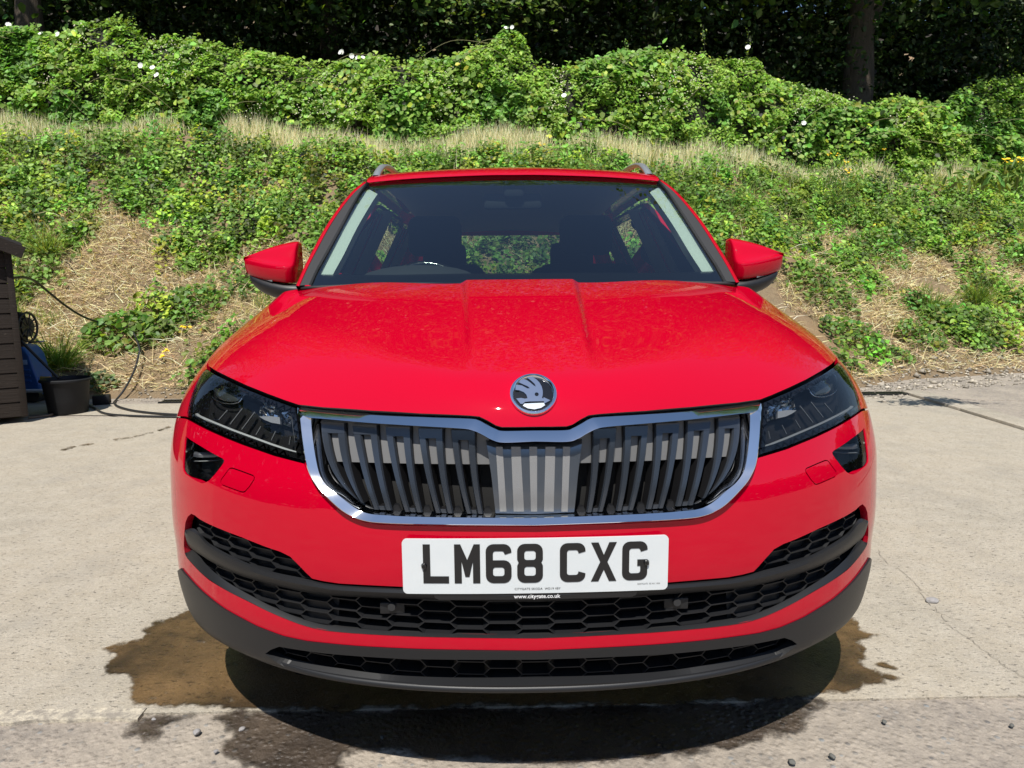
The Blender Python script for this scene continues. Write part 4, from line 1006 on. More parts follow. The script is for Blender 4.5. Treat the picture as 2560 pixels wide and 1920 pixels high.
# ---- wheels
def wheel(x, y):
    prof_ = [(.205, -.10), (.30, -.108), (.325, -.095), (.335, -.06), (.335, .06), (.325, .095), (.30, .108), (.205, .10)]
    V = []; F = []; ns = 40
    for k in range(ns):
        a = 2*math.pi*k/ns
        for r_, w_ in prof_: V.append((x+w_, y+r_*math.cos(a), .335+r_*math.sin(a)))
    q = len(prof_)
    for k in range(ns):
        for j in range(q): F.append((k*q+j, k*q+(j+1) % q, ((k+1) % ns)*q+(j+1) % q, ((k+1) % ns)*q+j))
    o = joined('wheel', [(V, F)], M['tyre'], CAR, 40)
    bm = bmesh.new(); bmesh.ops.create_cone(bm, cap_ends=True, segments=32, radius1=.206, radius2=.206, depth=.14, matrix=Matrix.Translation((x, y, .335)) @ Matrix.Rotation(R(90), 4, 'Y')); rim = bm_obj('rim', bm, M['alu'], o, True, 30)
for x in (-.79, .79):
    for y in (.865, RY): wheel(x, y)
# ------------------------------------------------------------------ ground
def pxground(px, py, z=0.):
    px = np.atleast_1d(np.asarray(px, float)); py = np.atleast_1d(np.asarray(py, float)); o, d = pxray(px, py); return o+d*((z-o[2])/d[:, 2])[:, None]
def pxy(px, py, y):
    o, d = pxray(np.array([float(px)]), np.array([float(py)])); return (o+d*((y-o[1])/d[:, 1])[:, None])[0]
def concrete(name, wet=False):
    m = mat(name, (.4, .36, .3), .85); t = NT(m); g = t('NewGeometry').outputs['Position']
    n1 = t.noise(g, .9, 5, .6); n2 = t.noise(g, 9, 6, .7); n3 = t.noise(t('Mapping', {'Vector': g, 'Scale': (12, 60, 12)}).outputs[0], 3, 5, .7)
    n4 = t.noise(g, 160, 3, .7)
    c = t.mix(t.ramp(n1, [(.3, (0, 0, 0)), (.7, (1, 1, 1))]), (.40, .342, .257, 1), (.315, .28, .22, 1))
    c = t.mix(t.math('MULTIPLY', t.ramp(n2, [(.40, (0, 0, 0)), (.62, (1, 1, 1))]), .6), c, (.44, .395, .32, 1))
    c = t.mix(t.math('MULTIPLY', t.ramp(n3, [(.48, (0, 0, 0)), (.66, (1, 1, 1))]), .55), c, (.25, .23, .20, 1))
    pit = t.ramp(t.noise(t('Mapping', {'Vector': g, 'Scale': (1, 2.2, 1)}).outputs[0], 42, 4, .75), [(.60, (0, 0, 0)), (.68, (1, 1, 1))])
    c = t.mix(t.math('MULTIPLY', pit, .6), c, (.17, .145, .115, 1))
    c = t.mix(t.math('MULTIPLY', t.ramp(n4, [(.5, (0, 0, 0)), (.7, (1, 1, 1))]), .55), c, (.58, .52, .43, 1))
    c = t.mix(t.math('MULTIPLY', t.ramp(t.noise(g, 55, 5, .8), [(.50, (0, 0, 0)), (.64, (1, 1, 1))]), .45), c, (.26, .23, .185, 1))
    c = t.mix(t.math('MULTIPLY', t.ramp(t.noise(g, 2.6, 6, .7), [(.50, (0, 0, 0)), (.72, (1, 1, 1))]), .45), c, (.24, .22, .19, 1))
    if wet:
        w = t.ramp(t.noise(g, 3.2, 5, .6), [(.38, (0, 0, 0)), (.62, (1, 1, 1))])
        dk = t.mix(w, (.13, .092, .058, 1), (.42, .29, .16, 1)); c = t.mix(1.0, c, dk, 'MULTIPLY')
        c = t.mix(.35, c, t.mix(w, (.034, .023, .014, 1), (.17, .10, .045, 1)))
        t.to(t.math('MULTIPLY_ADD', n2, .35, .18), 'Roughness')
    t.to(c, 'Base Color')
    h = t.math('ADD', t.math('MULTIPLY', n2, .5), t.math('ADD', t.math('MULTIPLY', n4, .35), t.math('MULTIPLY', pit, -.6)))
    t.bump(h, .8, .012)
    return m
def tarmac(name, wet=False):
    m = mat(name, (.2, .18, .16), .9); t = NT(m); g = t('NewGeometry').outputs['Position']
    n1 = t.noise(g, 2.2, 6, .65); n2 = t.noise(g, 26, 6, .75); vo = t('TexVoronoi', {'Vector': g, 'Scale': 55.0}); v = vo.outputs['Distance']; vc = vo.outputs['Color']
    c = t.mix(t.ramp(n1, [(.35, (0, 0, 0)), (.68, (1, 1, 1))]), (.20, .175, .15, 1), (.36, .31, .25, 1))
    c = t.mix(t.math('MULTIPLY', t.ramp(n2, [(.40, (0, 0, 0)), (.70, (1, 1, 1))]), .7), c, (.43, .37, .30, 1))
    st = t.math('MULTIPLY', t.ramp(v, [(.30, (1, 1, 1)), (.42, (0, 0, 0))]), t.math('GREATER_THAN', t('SeparateColor', {'Color': vc}).outputs[0], .80))
    tone = t.ramp(t('SeparateColor', {'Color': vc}).outputs[1], [(0, (.10, .10, .10)), (.5, (.30, .27, .23)), (1, (.20, .22, .23))])
    c = t.mix(t.math('MULTIPLY', st, .75), c, tone)
    c = t.mix(t.math('MULTIPLY', t.ramp(t.noise(g, 70, 4, .8), [(.55, (0, 0, 0)), (.72, (1, 1, 1))]), .55), c, (.09, .08, .075, 1))
    if wet:
        w = t.ramp(t.noise(g, 5, 5, .65), [(.40, (0, 0, 0)), (.66, (1, 1, 1))])
        c = t.mix(1.0, c, t.mix(w, (.16, .14, .13, 1), (.30, .26, .23, 1)), 'MULTIPLY')
        t.to(t.math('MULTIPLY_ADD', n2, .5, .12), 'Roughness')
    t.to(c, 'Base Color')
    h = t.math('ADD', n2, t.math('MULTIPLY', t.ramp(v, [(.1, (1, 1, 1)), (.5, (0, 0, 0))]), .4)); t.bump(h, .8, .012)
    return m
def earth(name):
    m = mat(name, (.3, .22, .14), .95); t = NT(m); g = t('NewGeometry').outputs['Position']
    n1 = t.noise(g, 1.4, 6, .65); n2 = t.noise(g, 22, 6, .75)
    c = t.mix(t.ramp(n1, [(.35, (0, 0, 0)), (.65, (1, 1, 1))]), (.26, .165, .085, 1), (.19, .145, .09, 1))
    c = t.mix(t.math('MULTIPLY', t.ramp(n2, [(.35, (0, 0, 0)), (.7, (1, 1, 1))]), .6), c, (.33, .25, .15, 1))
    t.to(c, 'Base Color'); t.bump(n2, 1.0, .04); return m
MG = {'pad': concrete('concrete_pad'), 'padwet': concrete('wet_concrete', True), 'tar': tarmac('worn_tarmac'), 'tarwet': tarmac('wet_tarmac', True), 'earth': earth('dry_earth')}
JY = .355
def skirt(V2, idx, z, d=.012):
    n = len(V2); l = idx[0]; V = [(*V2[i], z-d) for i in l]; k = len(l); return V, [(l[i], n+i, n+(i+1) % k, l[(i+1) % k]) for i in range(k)]
def sheet(name, loop, z, m, kind, step=.5):
    V2, T, idx = cdt_fill([dense(np.array(loop, float), step, True)], step*1.2)
    sv, sf = skirt(V2, idx, z)
    o = pmesh(name, list(np.column_stack([V2, np.full(len(V2), z)]))+sv, [tuple(t) for t in T]+sf, m, None, False); o['kind'] = kind; return o
pmesh('ground', [(-400, -400, -.006), (400, -400, -.006), (400, 400, -.006), (-400, 400, -.006)], [(0, 1, 2, 3)], MG['tar'])['kind'] = 'structure'
rs = np.random.default_rng(5)
jx = np.linspace(-9, 3.66, 180); jag = JY+.006*np.cumsum(rs.normal(0, .35, 180))*.25; jag += JY-jag.mean()
padL = [(x, y) for x, y in zip(jx, jag)]+[(3.66, 3.4), (3.76, 5.16), (-9, 5.16)]
V2, T, idx = cdt_fill([np.array(padL)], .8)
sv, sf = skirt(V2, idx, 0.)
pmesh('concrete_pad', list(np.column_stack([V2, np.zeros(len(V2))]))+sv, [tuple(t) for t in T]+sf, MG['pad'], None, False)['kind'] = 'structure'
# pale worn strip along the joint and the dirt verge on the right
M['pale'] = mat('pale_cement', (.50, .45, .36), .9); _t = NT(M['pale']); _g = _t('NewGeometry').outputs['Position']; _n = _t.noise(_g, 30, 6, .75)
_t.to(_t.mix(_t.ramp(_n, [(.42, (0, 0, 0)), (.6, (1, 1, 1))]), (.27, .24, .20, 1), (.55, .49, .38, 1)), 'Base Color'); _t.bump(_n, .8, .01)
xs3 = np.linspace(-3, -.98, 80); loop = [(x, JY+.012+.005*rs.random()) for x in xs3]+[(x, JY-.010-(.024+.010*math.sin(x*7))*float(sstep(-x, .4, 1.2))-.010*rs.random()) for x in xs3[::-1]]
sheet('cement_joint', loop, .0035, M['pale'], 'structure', .04)
sheet('dirt_verge', [(4.1, 4.9), (7, 4.3), (30, 3.5), (30, 9), (-9, 9), (-9, 5.30), (3.80, 5.30)], -.002, MG['tar'], 'structure', .6)
# kerb edging on the right of the pad, drain channel along the far edge
M['kerb'] = concrete('pale_edging')
ke = thing('edging_strip', 'pale concrete edging strip along the right side of the pad', 'kerb')
kp = [(3.665, 1.2), (3.66, 3.4), (3.765, 5.30)]
for a, b in zip(kp[:-1], kp[1:]):
    a = np.array(a); b = np.array(b); L_ = np.linalg.norm(b-a); nseg = max(1, int(L_/.9)); d = (b-a)/L_
    for k in range(nseg):
        c = a+(b-a)*(k+.5)/nseg; ang = math.atan2(d[1], d[0])
        box('edging_block', (c[0]+.11, c[1], -.008), (L_/nseg-.004, .20, .06), M['kerb'], ke, Matrix.Rotation(ang, 3, 'Z'), .006)
dr = thing('drain_channel', 'black slotted drain channel along the far edge of the concrete', 'drain')
box('channel', (.3, 5.232, -.012), (7.0, .135, .03), M['void'], dr)
bm = bmesh.new()
for x in np.arange(-3.18, 3.79, .03): bx(bm, (x, 5.232, .008), (.012, .11, .012))
for y in (5.172, 5.292): bx(bm, (.3, y, .008), (7.0, .018, .014))
o = bm_obj('grating', bm, M['blackp'], dr); o['kind'] = 'stuff'
# wet patches where the car was washed
ZL = lambda pts: zoom((0, 1100), 700/1416, pts); ZR = lambda pts: zoom((1860, 1100), 700/1416, pts)
def ragged(P, amp, seed, step=.025):
    r_ = np.random.default_rng(seed); P = dense(P, step, True); n = len(P); k = r_.normal(0, 1, n); k = (k+np.roll(k, 1)+np.roll(k, 2)*.6)*.5
    t_ = np.roll(P, -1, 0)-np.roll(P, 1, 0); t_ /= np.linalg.norm(t_, axis=1, keepdims=True)+1e-9
    return P+np.stack([-t_[:, 1], t_[:, 0]], 1)*(k*amp)[:, None]
wl_ = pxground(*ZL([(1060, 850), (965, 868), (900, 872), (880, 900), (770, 920), (765, 945), (715, 965), (740, 980), (700, 1010), (570, 1040), (515, 1060), (590, 1100), (540, 1140), (515, 1170), (545, 1200), (630, 1195), (660, 1230), (670, 1260), (640, 1300), (690, 1335), (720, 1352)]).T)[:, :2]
wr_ = pxground(*ZR([(590, 1272), (600, 1250), (740, 1225), (780, 1210), (720, 1180), (640, 1160), (600, 1140), (620, 1100), (610, 1060), (580, 1020), (640, 1010), (680, 990), (600, 960), (560, 905), (520, 890)]).T)[:, :2]
wp_ = np.vstack([wl_, [[-.6, JY-.012], [.6, JY-.012]], wr_]); wp_[:, 1] = np.maximum(wp_[:, 1], JY-.012)
def wet_sheet(name, P, z, m, feather=.035):
    P = np.asarray(P); Q = shrink(P, -.012); V2, T, idx = cdt_fill([Q], .03 if len(P) > 60 else .012)
    o = pmesh(name, np.column_stack([V2, np.full(len(V2), z)]), [tuple(t) for t in T], m, None, False); o['kind'] = 'structure'
    d = segdist(V2, P)*np.where(inpoly(V2, P), 1, -1); a = o.data.attributes.new('wet', 'FLOAT', 'POINT'); a.data.foreach_set('value', np.clip(.5+d/feather, 0, .86).astype(np.float32)); return o
def feathered(m, sc):
    # damp fades out at its rim: the film thins until the dry ground shows
    t = NT(m); g = t('NewGeometry').outputs['Position']; w = t('Attribute', attribute_name='wet').outputs['Fac']
    f = t('MapRange', {'Value': t.math('ADD', w, t.math('MULTIPLY', t.math('SUBTRACT', t.noise(g, sc, 6, .7), .5), 1.5)), 'From Min': .40, 'From Max': .74}).outputs[0]
    tr = t('BsdfTransparent'); mx = t('MixShader', {0: f}); t.l.new(tr.outputs[0], mx.inputs[1]); t.l.new(t.b.outputs[0], mx.inputs[2]); t.l.new(mx.outputs[0], t.n['Material Output'].inputs[0])
feathered(MG['padwet'], 26); feathered(MG['tarwet'], 18)
wet_sheet('wet_patch', ragged(wp_, .006, 2), .004, MG['padwet'])
isl = pxground(*ZR([(665, 1135), (700, 1120), (790, 1160), (770, 1172), (700, 1155)]).T)[:, :2]; wet_sheet('wet_patch', ragged(isl, .003, 4, .015), .004, MG['padwet'])
tw = pxground(*np.array([(345, 1782), (332, 1800), (318, 1838), (345, 1862), (372, 1872), (385, 1840), (400, 1808), (470, 1806), (560, 1812), (590, 1840), (560, 1868), (580, 1900), (640, 1940), (800, 1960), (880, 1930), (862, 1890), (930, 1872), (1000, 1880), (1150, 1895), (1300, 1908), (1500, 1900), (1700, 1885), (1800, 1868), (1900, 1850), (1960, 1840), (2020, 1800), (2060, 1762), (2090, 1745), (1900, 1740), (1300, 1752), (700, 1772)]).T)[:, :2]
tw[:, 1] = np.minimum(tw[:, 1], JY-.008); wet_sheet('wet_patch', ragged(tw, .010, 6), .0005, MG['tarwet'], .07)
for q_ in ([(420, 1615), (500, 1592), (515, 1600), (440, 1622)], [(560, 1585), (640, 1570), (650, 1578), (570, 1592)], [(790, 1545), (900, 1527), (902, 1535), (800, 1553)], [(930, 1522), (1045, 1496), (1046, 1503), (940, 1529)], [(1090, 1480), (1165, 1455), (1172, 1462), (1100, 1488)]):
    P = pxground(*zoom((0, 540), 600/1659, q_).T)[:, :2]; wet_sheet('drip_mark', ragged(P, .004, 8, .02), .004, MG['padwet'], .25)
# hairline crack running to the right
ck = pxground(*np.array([(2195, 1375), (2210, 1402), (2250, 1425), (2290, 1462), (2305, 1490), (2325, 1512), (2345, 1530), (2365, 1560), (2400, 1585), (2440, 1610), (2490, 1650), (2530, 1680), (2575, 1705)]).T)
ck = catmull(ck, 5); ck[:, :2] += rs.normal(0, .004, (len(ck), 2)); ck[:, 2] = .003
tg = np.gradient(ck, axis=0); nn = np.stack([-tg[:, 1], tg[:, 0], 0*tg[:, 0]], 1); nn /= np.linalg.norm(nn, axis=1, keepdims=True); wv = (.0004+.0007*rs.random(len(ck)))[:, None]
n = len(ck); o = pmesh('crack', np.vstack([ck-nn*wv, ck+nn*wv]), [(i, i+1, n+i+1, n+i) for i in range(n-1)], mat('crack_dirt', (.20, .175, .14), .95), None, False); o['kind'] = 'structure'

# ------------------------------------------------------------------ bank
_lat = {}
def vnoise(x, y, sc, seed=0):
    if seed not in _lat: _lat[seed] = np.random.default_rng(100+seed).random((128, 128))
    g = _lat[seed]; x = np.asarray(x)/sc+500; y = np.asarray(y)/sc+500
    i = np.floor(x).astype(int); j = np.floor(y).astype(int); u = x-i; v = y-j; u = u*u*(3-2*u); v = v*v*(3-2*v)
    a = g[i % 128, j % 128]; b = g[(i+1) % 128, j % 128]; c = g[i % 128, (j+1) % 128]; d = g[(i+1) % 128, (j+1) % 128]
    return (a*(1-u)+b*u)*(1-v)+(c*(1-u)+d*u)*v
def ybase(x): return 5.36+.95*sstep(x, 2.6, 4.6)+.35*sstep(x, 4.5, 7)+.12*np.sin(np.asarray(x)*1.3)*sstep(np.abs(x), 0, 2)
bprof = lambda s: np.interp(s, [-5, 0, .25, .7, 2.2, 4.0, 4.7, 5.6, 7, 10, 20, 40], [0, 0, .08, .36, 1.38, 2.62, 3.0, 3.12, 3.3, 3.8, 7.5, 24])
def zbank(x, y):
    x = np.asarray(x, float); s = np.asarray(y, float)-ybase(x); L = (3.0-.045*np.clip(x, -14, 14))/3.0
    z = bprof(s)*L; b = sstep(s, .2, 1.5)
    return z+b*((vnoise(x, y, 1.3, 1)-.5)*.32+(vnoise(x, y, .45, 2)-.5)*.12)-.004*(s < 0)
bx_, by_ = np.linspace(-22, 22, 160), np.r_[np.linspace(5.0, 12, 90), np.linspace(12.4, 42, 40)]
X, Y = np.meshgrid(bx_, by_); Z = zbank(X, Y); ny, nx_ = X.shape
V = np.stack([X, Y, Z-.003], -1).reshape(-1, 3); idx = np.arange(ny*nx_).reshape(ny, nx_); Q = np.stack([idx[:-1, :-1], idx[:-1, 1:], idx[1:, 1:], idx[1:, :-1]], -1).reshape(-1, 4)
npmesh('bank', V, Q.ravel(), np.arange(len(Q))*4, np.full(len(Q), 4), MG['earth'], smooth=True)['kind'] = 'structure'

# leaf-litter floor of the wood, its colour darkened to stand for canopy shade
wx_, wy_ = np.linspace(-30, 30, 60), np.linspace(13.0, 44, 40); X, Y = np.meshgrid(wx_, wy_); Z = zbank(np.clip(X, -21, 21), np.minimum(Y, 41))+.03; ny, nx_ = X.shape
V = np.stack([X, Y, Z], -1).reshape(-1, 3); idx = np.arange(ny*nx_).reshape(ny, nx_); Q = np.stack([idx[:-1, :-1], idx[:-1, 1:], idx[1:, 1:], idx[1:, :-1]], -1).reshape(-1, 4)
npmesh('wood_floor', V, Q.ravel(), np.arange(len(Q))*4, np.full(len(Q), 4), mat('shaded_litter', (.028, .022, .014), .95), smooth=True)['kind'] = 'structure'
# ------------------------------------------------------------------ foliage
def leaf_mat(name, rough=.5, trans=.35, tr_gain=1.5):
    m = mat(name, (.1, .2, .04), rough, 0, 0, .35); t = NT(m); a = t('Attribute', attribute_name='tint').outputs['Color']; t.to(a, 'Base Color')
    tl = t('BsdfTranslucent'); t.l.new(t.mix(1.0, a, (tr_gain, tr_gain*1.05, tr_gain*.5, 1), 'MULTIPLY'), tl.inputs[0])
    mx = t('MixShader', {0: trans}); t.l.new(t.b.outputs[0], mx.inputs[1]); t.l.new(tl.outputs[0], mx.inputs[2]); t.l.new(mx.outputs[0], t.n['Material Output'].inputs[0]); return m
LEAF = leaf_mat('leaf'); STRAW = leaf_mat('straw', .8, .3, 1.0)
LT = np.array([(0, 0, 0), (.30, .30, .05), (.68, .24, .02), (1, 0, -.10), (.68, -.24, .02), (.30, -.30, .05)]); LF = np.array([0, 1, 2, 3, 0, 3, 4, 5])
def leaves(name, pos, nrm, size, tint, m=LEAF, parent=None, wid=1.0, seed=0, droop=0.):
    r_ = np.random.default_rng(seed); N = len(pos); nrm = nrm/np.linalg.norm(nrm, axis=1, keepdims=True)
    a = r_.normal(size=(N, 3)); a[:, 2] -= droop; a -= nrm*np.einsum('ij,ij->i', a, nrm)[:, None]; a /= np.linalg.norm(a, axis=1, keepdims=True)+1e-9; b = np.cross(nrm, a)
    V = pos[:, None, :]+size[:, None, None]*((LT[None, :, 0:1]-.5)*a[:, None, :]+LT[None, :, 1:2]*wid*b[:, None, :]+LT[None, :, 2:3]*nrm[:, None, :])
    loops = (np.arange(N)[:, None]*6+LF[None]).ravel(); st = np.arange(N*2)*4
    return npmesh(name, V.reshape(-1, 3), loops, st, np.full(N*2, 4), m, parent, np.repeat(tint, 6, 0))
def blades(name, base, tipv, width, tint, m=STRAW, parent=None, bend=.25, seed=0, face=(0, 0, 0)):
    # three-point blade: base, mid, tip
    r_ = np.random.default_rng(seed); N = len(base); side = np.cross(tipv, r_.normal(size=(N, 3))*.45+np.asarray(face)); side /= np.linalg.norm(side, axis=1, keepdims=True)+1e-9
    bd = r_.normal(size=(N, 3))*np.linalg.norm(tipv, axis=1, keepdims=True)*bend*.5
    mid = base+tipv*.55+bd*.3; tp = base+tipv+bd-np.array([0, 0, 1])*np.linalg.norm(bd, axis=1, keepdims=True)*.4; w = width[:, None]
    V = np.stack([base-side*w, base+side*w, mid+side*w*.8, mid-side*w*.8, tp], 1).reshape(-1, 3)
    k = np.arange(N)[:, None]*5; loops = np.concatenate([k+[0, 1, 2, 3], k+[3, 2, 4]], 1).ravel(); tot = np.tile([4, 3], N); st = np.r_[0, np.cumsum(tot)[:-1]]
    return npmesh(name, V, loops, st, tot, m, parent, np.repeat(tint, 5, 0))
def greens(N, base, var, seed, yellow=.15):
    r_ = np.random.default_rng(seed); c = np.array(base)[None]*(1+var*r_.normal(size=(N, 1)))*(1+.12*r_.normal(size=(N, 3)))
    k = r_.random(N) < yellow; c[k] = c[k]*[1.7, 1.25, .9]
    return np.clip(c, .004, .9)
def nbank(x, y):
    e = .15; gx = (zbank(x+e, y)-zbank(x-e, y))/(2*e); gy = (zbank(x, y+e)-zbank(x, y-e))/(2*e); n = np.stack([-gx, -gy, np.ones_like(gx)], -1); return n/np.linalg.norm(n, axis=-1, keepdims=True)
re_ = np.random.default_rng(11)
def inview(x, y, m=4.0): return np.abs(x-.02*(y+1.3)) < (y+1.4)*.76+m
def cover(x, s):
    # how green the bank is: rises towards the ledge, patchy below
    n = .6*vnoise(x, s, .95, 3)+.4*vnoise(x, s, .35, 4)
    return n+.26*np.exp(-((x-.3)/1.7)**2)*sstep(s, .6, 1.4)+.34*sstep(s, 1.6, 3.6)-.05*sstep(.8-s, 0, .7)+.17*sstep(-x, 1.2, 2.5)*sstep(s, 1.9, 2.8)+.05*sstep(-x, 1.5, 3)+.03*np.clip(x, 0, 6)/6
# straw thatch
N = 210000; x = re_.uniform(-11.5, 14, N); s = re_.uniform(.15, 4.9, N)**1.0; y = ybase(x)+s
k = inview(x, y) & (re_.random(N) < np.where(s < .8, .55, 1.0)) & (cover(x, s) < .80) & (vnoise(x, y, .6, 9) > .22*(s < 2.6)); x, y, s = x[k], y[k], s[k]; N = len(x)
base = np.stack([x, y, zbank(x, y)+.005], 1); d = re_.normal(size=(N, 3))*[1, .7, .45]+np.array([0, -.35, .25]); d /= np.linalg.norm(d, axis=1, keepdims=True)
st_t = np.array([.78, .62, .36])[None]*(1+.40*re_.normal(size=(N, 1)))*(1+.06*re_.normal(size=(N, 3))); st_t[re_.random(N) < .15] *= [.55, .5, .5]
o = blades('dry_grass', base, d*re_.uniform(.07, .24, N)[:, None], re_.uniform(.002, .0048, N), np.clip(st_t, .02, .9), bend=.6, seed=1, face=(0, -.45, .55)); tag(o, 'dry straw-coloured grass matted over the sunny bank', 'grass', kind='stuff')
# bramble and weed cover
cp = []
tries = re_.uniform([-11.5, .25], [14, 4.9], (5800, 2))
for xx, ss in tries:
    yy = float(ybase(xx))+ss
    if inview(np.array([xx]), np.array([yy]))[0] and ss < 4.45 and cover(np.array([xx]), np.array([ss]))[0] > (.595 if ss > 2.2 else .585)+.14*re_.random(): cp.append((xx, yy, ss))
cp = np.array(cp); per = 62; C_ = np.repeat(np.arange(len(cp)), per); N = len(C_)
rad = re_.uniform(.11, .32, len(cp)); hgt = re_.uniform(.08, .36, len(cp))+.05*sstep(cp[:, 2], 2, 4.5)
aa_ = re_.uniform(0, 2*math.pi, N); rr_ = np.sqrt(re_.random(N))*rad[C_]; x = cp[C_, 0]+rr_*np.cos(aa_); y = cp[C_, 1]+rr_*np.sin(aa_)*.8
hh = hgt[C_]*np.sqrt(np.maximum(1-(rr_/rad[C_])**2, 0))*re_.uniform(.35, 1.05, N)
pos = np.stack([x, y, zbank(x, y)+.02+hh], 1); nr_ = nbank(x, y)*.9+re_.normal(size=(N, 3))*.45+np.array([0, -.25, .35])
ct = greens(len(cp), (.155, .27, .045), .38, 12, .18)
tn = ct[C_]*(1+.30*re_.normal(size=(N, 1))); yk = re_.random(N) < .012; tn[yk] = [.42, .36, .06]
k = (vnoise(x, y, .20, 71) > .33) | (re_.random(N) < .25); pos, nr_, tn = pos[k], nr_[k], tn[k]; N = len(pos)
o = leaves('bramble_cover', pos, nr_, re_.uniform(.038, .080, N), np.clip(tn, .004, .8), seed=13, wid=1.1); tag(o, 'low green brambles and weeds spreading over the bank', 'brambles', kind='stuff')
# tall dry grass on the ledge and green grass tufts
N = 50000; x = re_.uniform(-12.5, 15, N); s = re_.normal(4.75, .26, N); y = ybase(x)+s; k = inview(x, y) & (vnoise(x, y*.5, .9, 5) > .30); x, y = x[k], y[k]; N = len(x)
base = np.stack([x, y, zbank(x, y)], 1); d = re_.normal(size=(N, 3))*[.16, .16, 0]+np.array([.02, -.05, 1]); hgt_ = re_.uniform(.14, .42, N)*(.65+.7*vnoise(x, y, 1.1, 6))
tn = np.array([.95, .80, .50])[None]*(1+.2*re_.normal(size=(N, 1))); gk = re_.random(N) < .16+.25*(vnoise(x, y, 1.6, 7) > .62); tn[gk] = np.array([.16, .25, .06])*(1+.2*re_.normal(size=(gk.sum(), 1)))
o = blades('tall_dry_grass', base, d*hgt_[:, None], re_.uniform(.002, .0045, N), np.clip(tn, .02, .9), bend=.25, seed=2, face=(0, -1, .1)); tag(o, 'band of tall bleached grass along the ledge below the hedge', 'grass', kind='stuff')
gp = []
for xx, ss in re_.uniform([-10.5, .5], [13.5, 4.9], (1250, 2)):
    w = .16+.5*(ss > 2.6)*(xx > 1)+.25*(ss > 3.2)
    if re_.random() < w*vnoise(xx, ss, 1.0, 8)*1.2: gp.append((xx, float(ybase(xx))+ss))
gp = np.array(gp); per = 60; C_ = np.repeat(np.arange(len(gp)), per); N = len(C_); x = gp[C_, 0]+re_.normal(0, .06, N); y = gp[C_, 1]+re_.normal(0, .05, N)
base = np.stack([x, y, zbank(x, y)], 1); d = re_.normal(size=(N, 3))*[.38, .38, .05]+np.array([0, -.12, 1]); hg = re_.uniform(.16, .42, len(gp))[C_]*re_.uniform(.6, 1.1, N)
o = blades('green_grass', base, d*hg[:, None], np.full(N, .0032), greens(N, (.17, .27, .055), .25, 14, .2), LEAF, bend=.55, seed=3, face=(0, -.6, .2)); tag(o, 'tufts of fresh green grass dotted over the bank', 'grass', kind='stuff')

# ---- hedge on the ledge: traced skyline, bulging leafy face
sky_px = np.array([(-420, 82), (-150, 75), (0, 69), (100, 72), (160, 80), (215, 53), (301, 40), (350, 73), (366, 98), (427, 87), (529, 102), (610, 122), (732, 142), (830, 159), (940, 134), (1013, 146), (1115, 142), (1176, 114), (1220, 105), (1262, 66), (1310, 94), (1334, 150), (1400, 163), (1481, 150), (1562, 126), (1644, 122), (1782, 138), (1888, 138), (1904, 171), (1945, 199), (2046, 220), (2107, 244), (2168, 262), (2230, 238), (2331, 246), (2360, 262), (2392, 232), (2453, 199), (2560, 191), (2720, 170), (2900, 205), (3150, 190)], float)
HY = lambda x: ybase(x)+6.35
hp = []
for a, b in sky_px:
    yv = 11.9
    for _ in range(3): q_ = pxy(a, b, yv); yv = float(HY(q_[0]))
    hp.append(q_)
hp = np.array(hp); htop = lambda x: np.interp(x, hp[:, 0], hp[:, 2])-.03
def hedge_front(x, z):
    t_ = np.clip((z-zbank(x, HY(x)-.3))/np.maximum(htop(x)-zbank(x, HY(x)-.3), .3), 0, 1)
    return HY(x)-.62*np.sqrt(np.maximum(1-t_**2.2, 0))-.11*(vnoise(x, z, .75, 21)-.3)-.12*(vnoise(x, z, .28, 22)-.5)
hedge = thing('hedge', 'thick overgrown hedge of bramble and bindweed topping the bank', 'hedge')
N = 118000; x = re_.uniform(hp[0, 0]-.3, hp[-1, 0]+.3, N); zb_ = zbank(x, HY(x)-.5)-.15; u = re_.random(N)**.92; z = zb_+(htop(x)+.05*re_.normal(size=N)-zb_)*u; y = hedge_front(x, z)+np.abs(re_.normal(0, .10, N))
gap = vnoise(x, z, .30, 23)+.4*vnoise(x, z, .12, 24); keep = (gap > .42) | (re_.random(N) < .18); x, y, z, u = x[keep], y[keep], z[keep], u[keep]; N = len(x)
y += .30*(vnoise(x, z, .20, 25)-.4)
nr_ = np.stack([re_.normal(0, .5, N), -.75+re_.normal(0, .45, N), .55+.5*u+re_.normal(0, .4, N)], 1)
pt = vnoise(x, z, .55, 26)[:, None]; tn = (np.array([.21, .355, .05])*(1-pt)+np.array([.30, .44, .08])*pt)*(1+.30*re_.normal(size=(N, 1)))*(1+.08*re_.normal(size=(N, 3))); k = vnoise(x, z, .8, 27) > .68; tn[k] *= [.68, .82, .95]
sz = re_.uniform(.045, .095, N)*(1+.5*(vnoise(x, z, .8, 27) > .72))
leaves('foliage', np.stack([x, y, z], 1), nr_, sz, np.clip(tn, .005, .8), LEAF, hedge, 1.0, 15)['kind'] = 'stuff'
# top and back of the hedge
N = 22000; x = re_.uniform(hp[0, 0], hp[-1, 0], N); y = HY(x)+re_.uniform(-.1, 1.1, N); z = htop(x)-.45*((y-HY(x))/1.1)**2-.02-re_.random(N)*.12
leaves('foliage', np.stack([x, y, z], 1), np.stack([re_.normal(0, .4, N), re_.normal(-.2, .4, N), np.ones(N)], 1), re_.uniform(.04, .07, N), greens(N, (.15, .24, .045), .22, 16), LEAF, hedge, 1.0, 17)['kind'] = 'stuff'
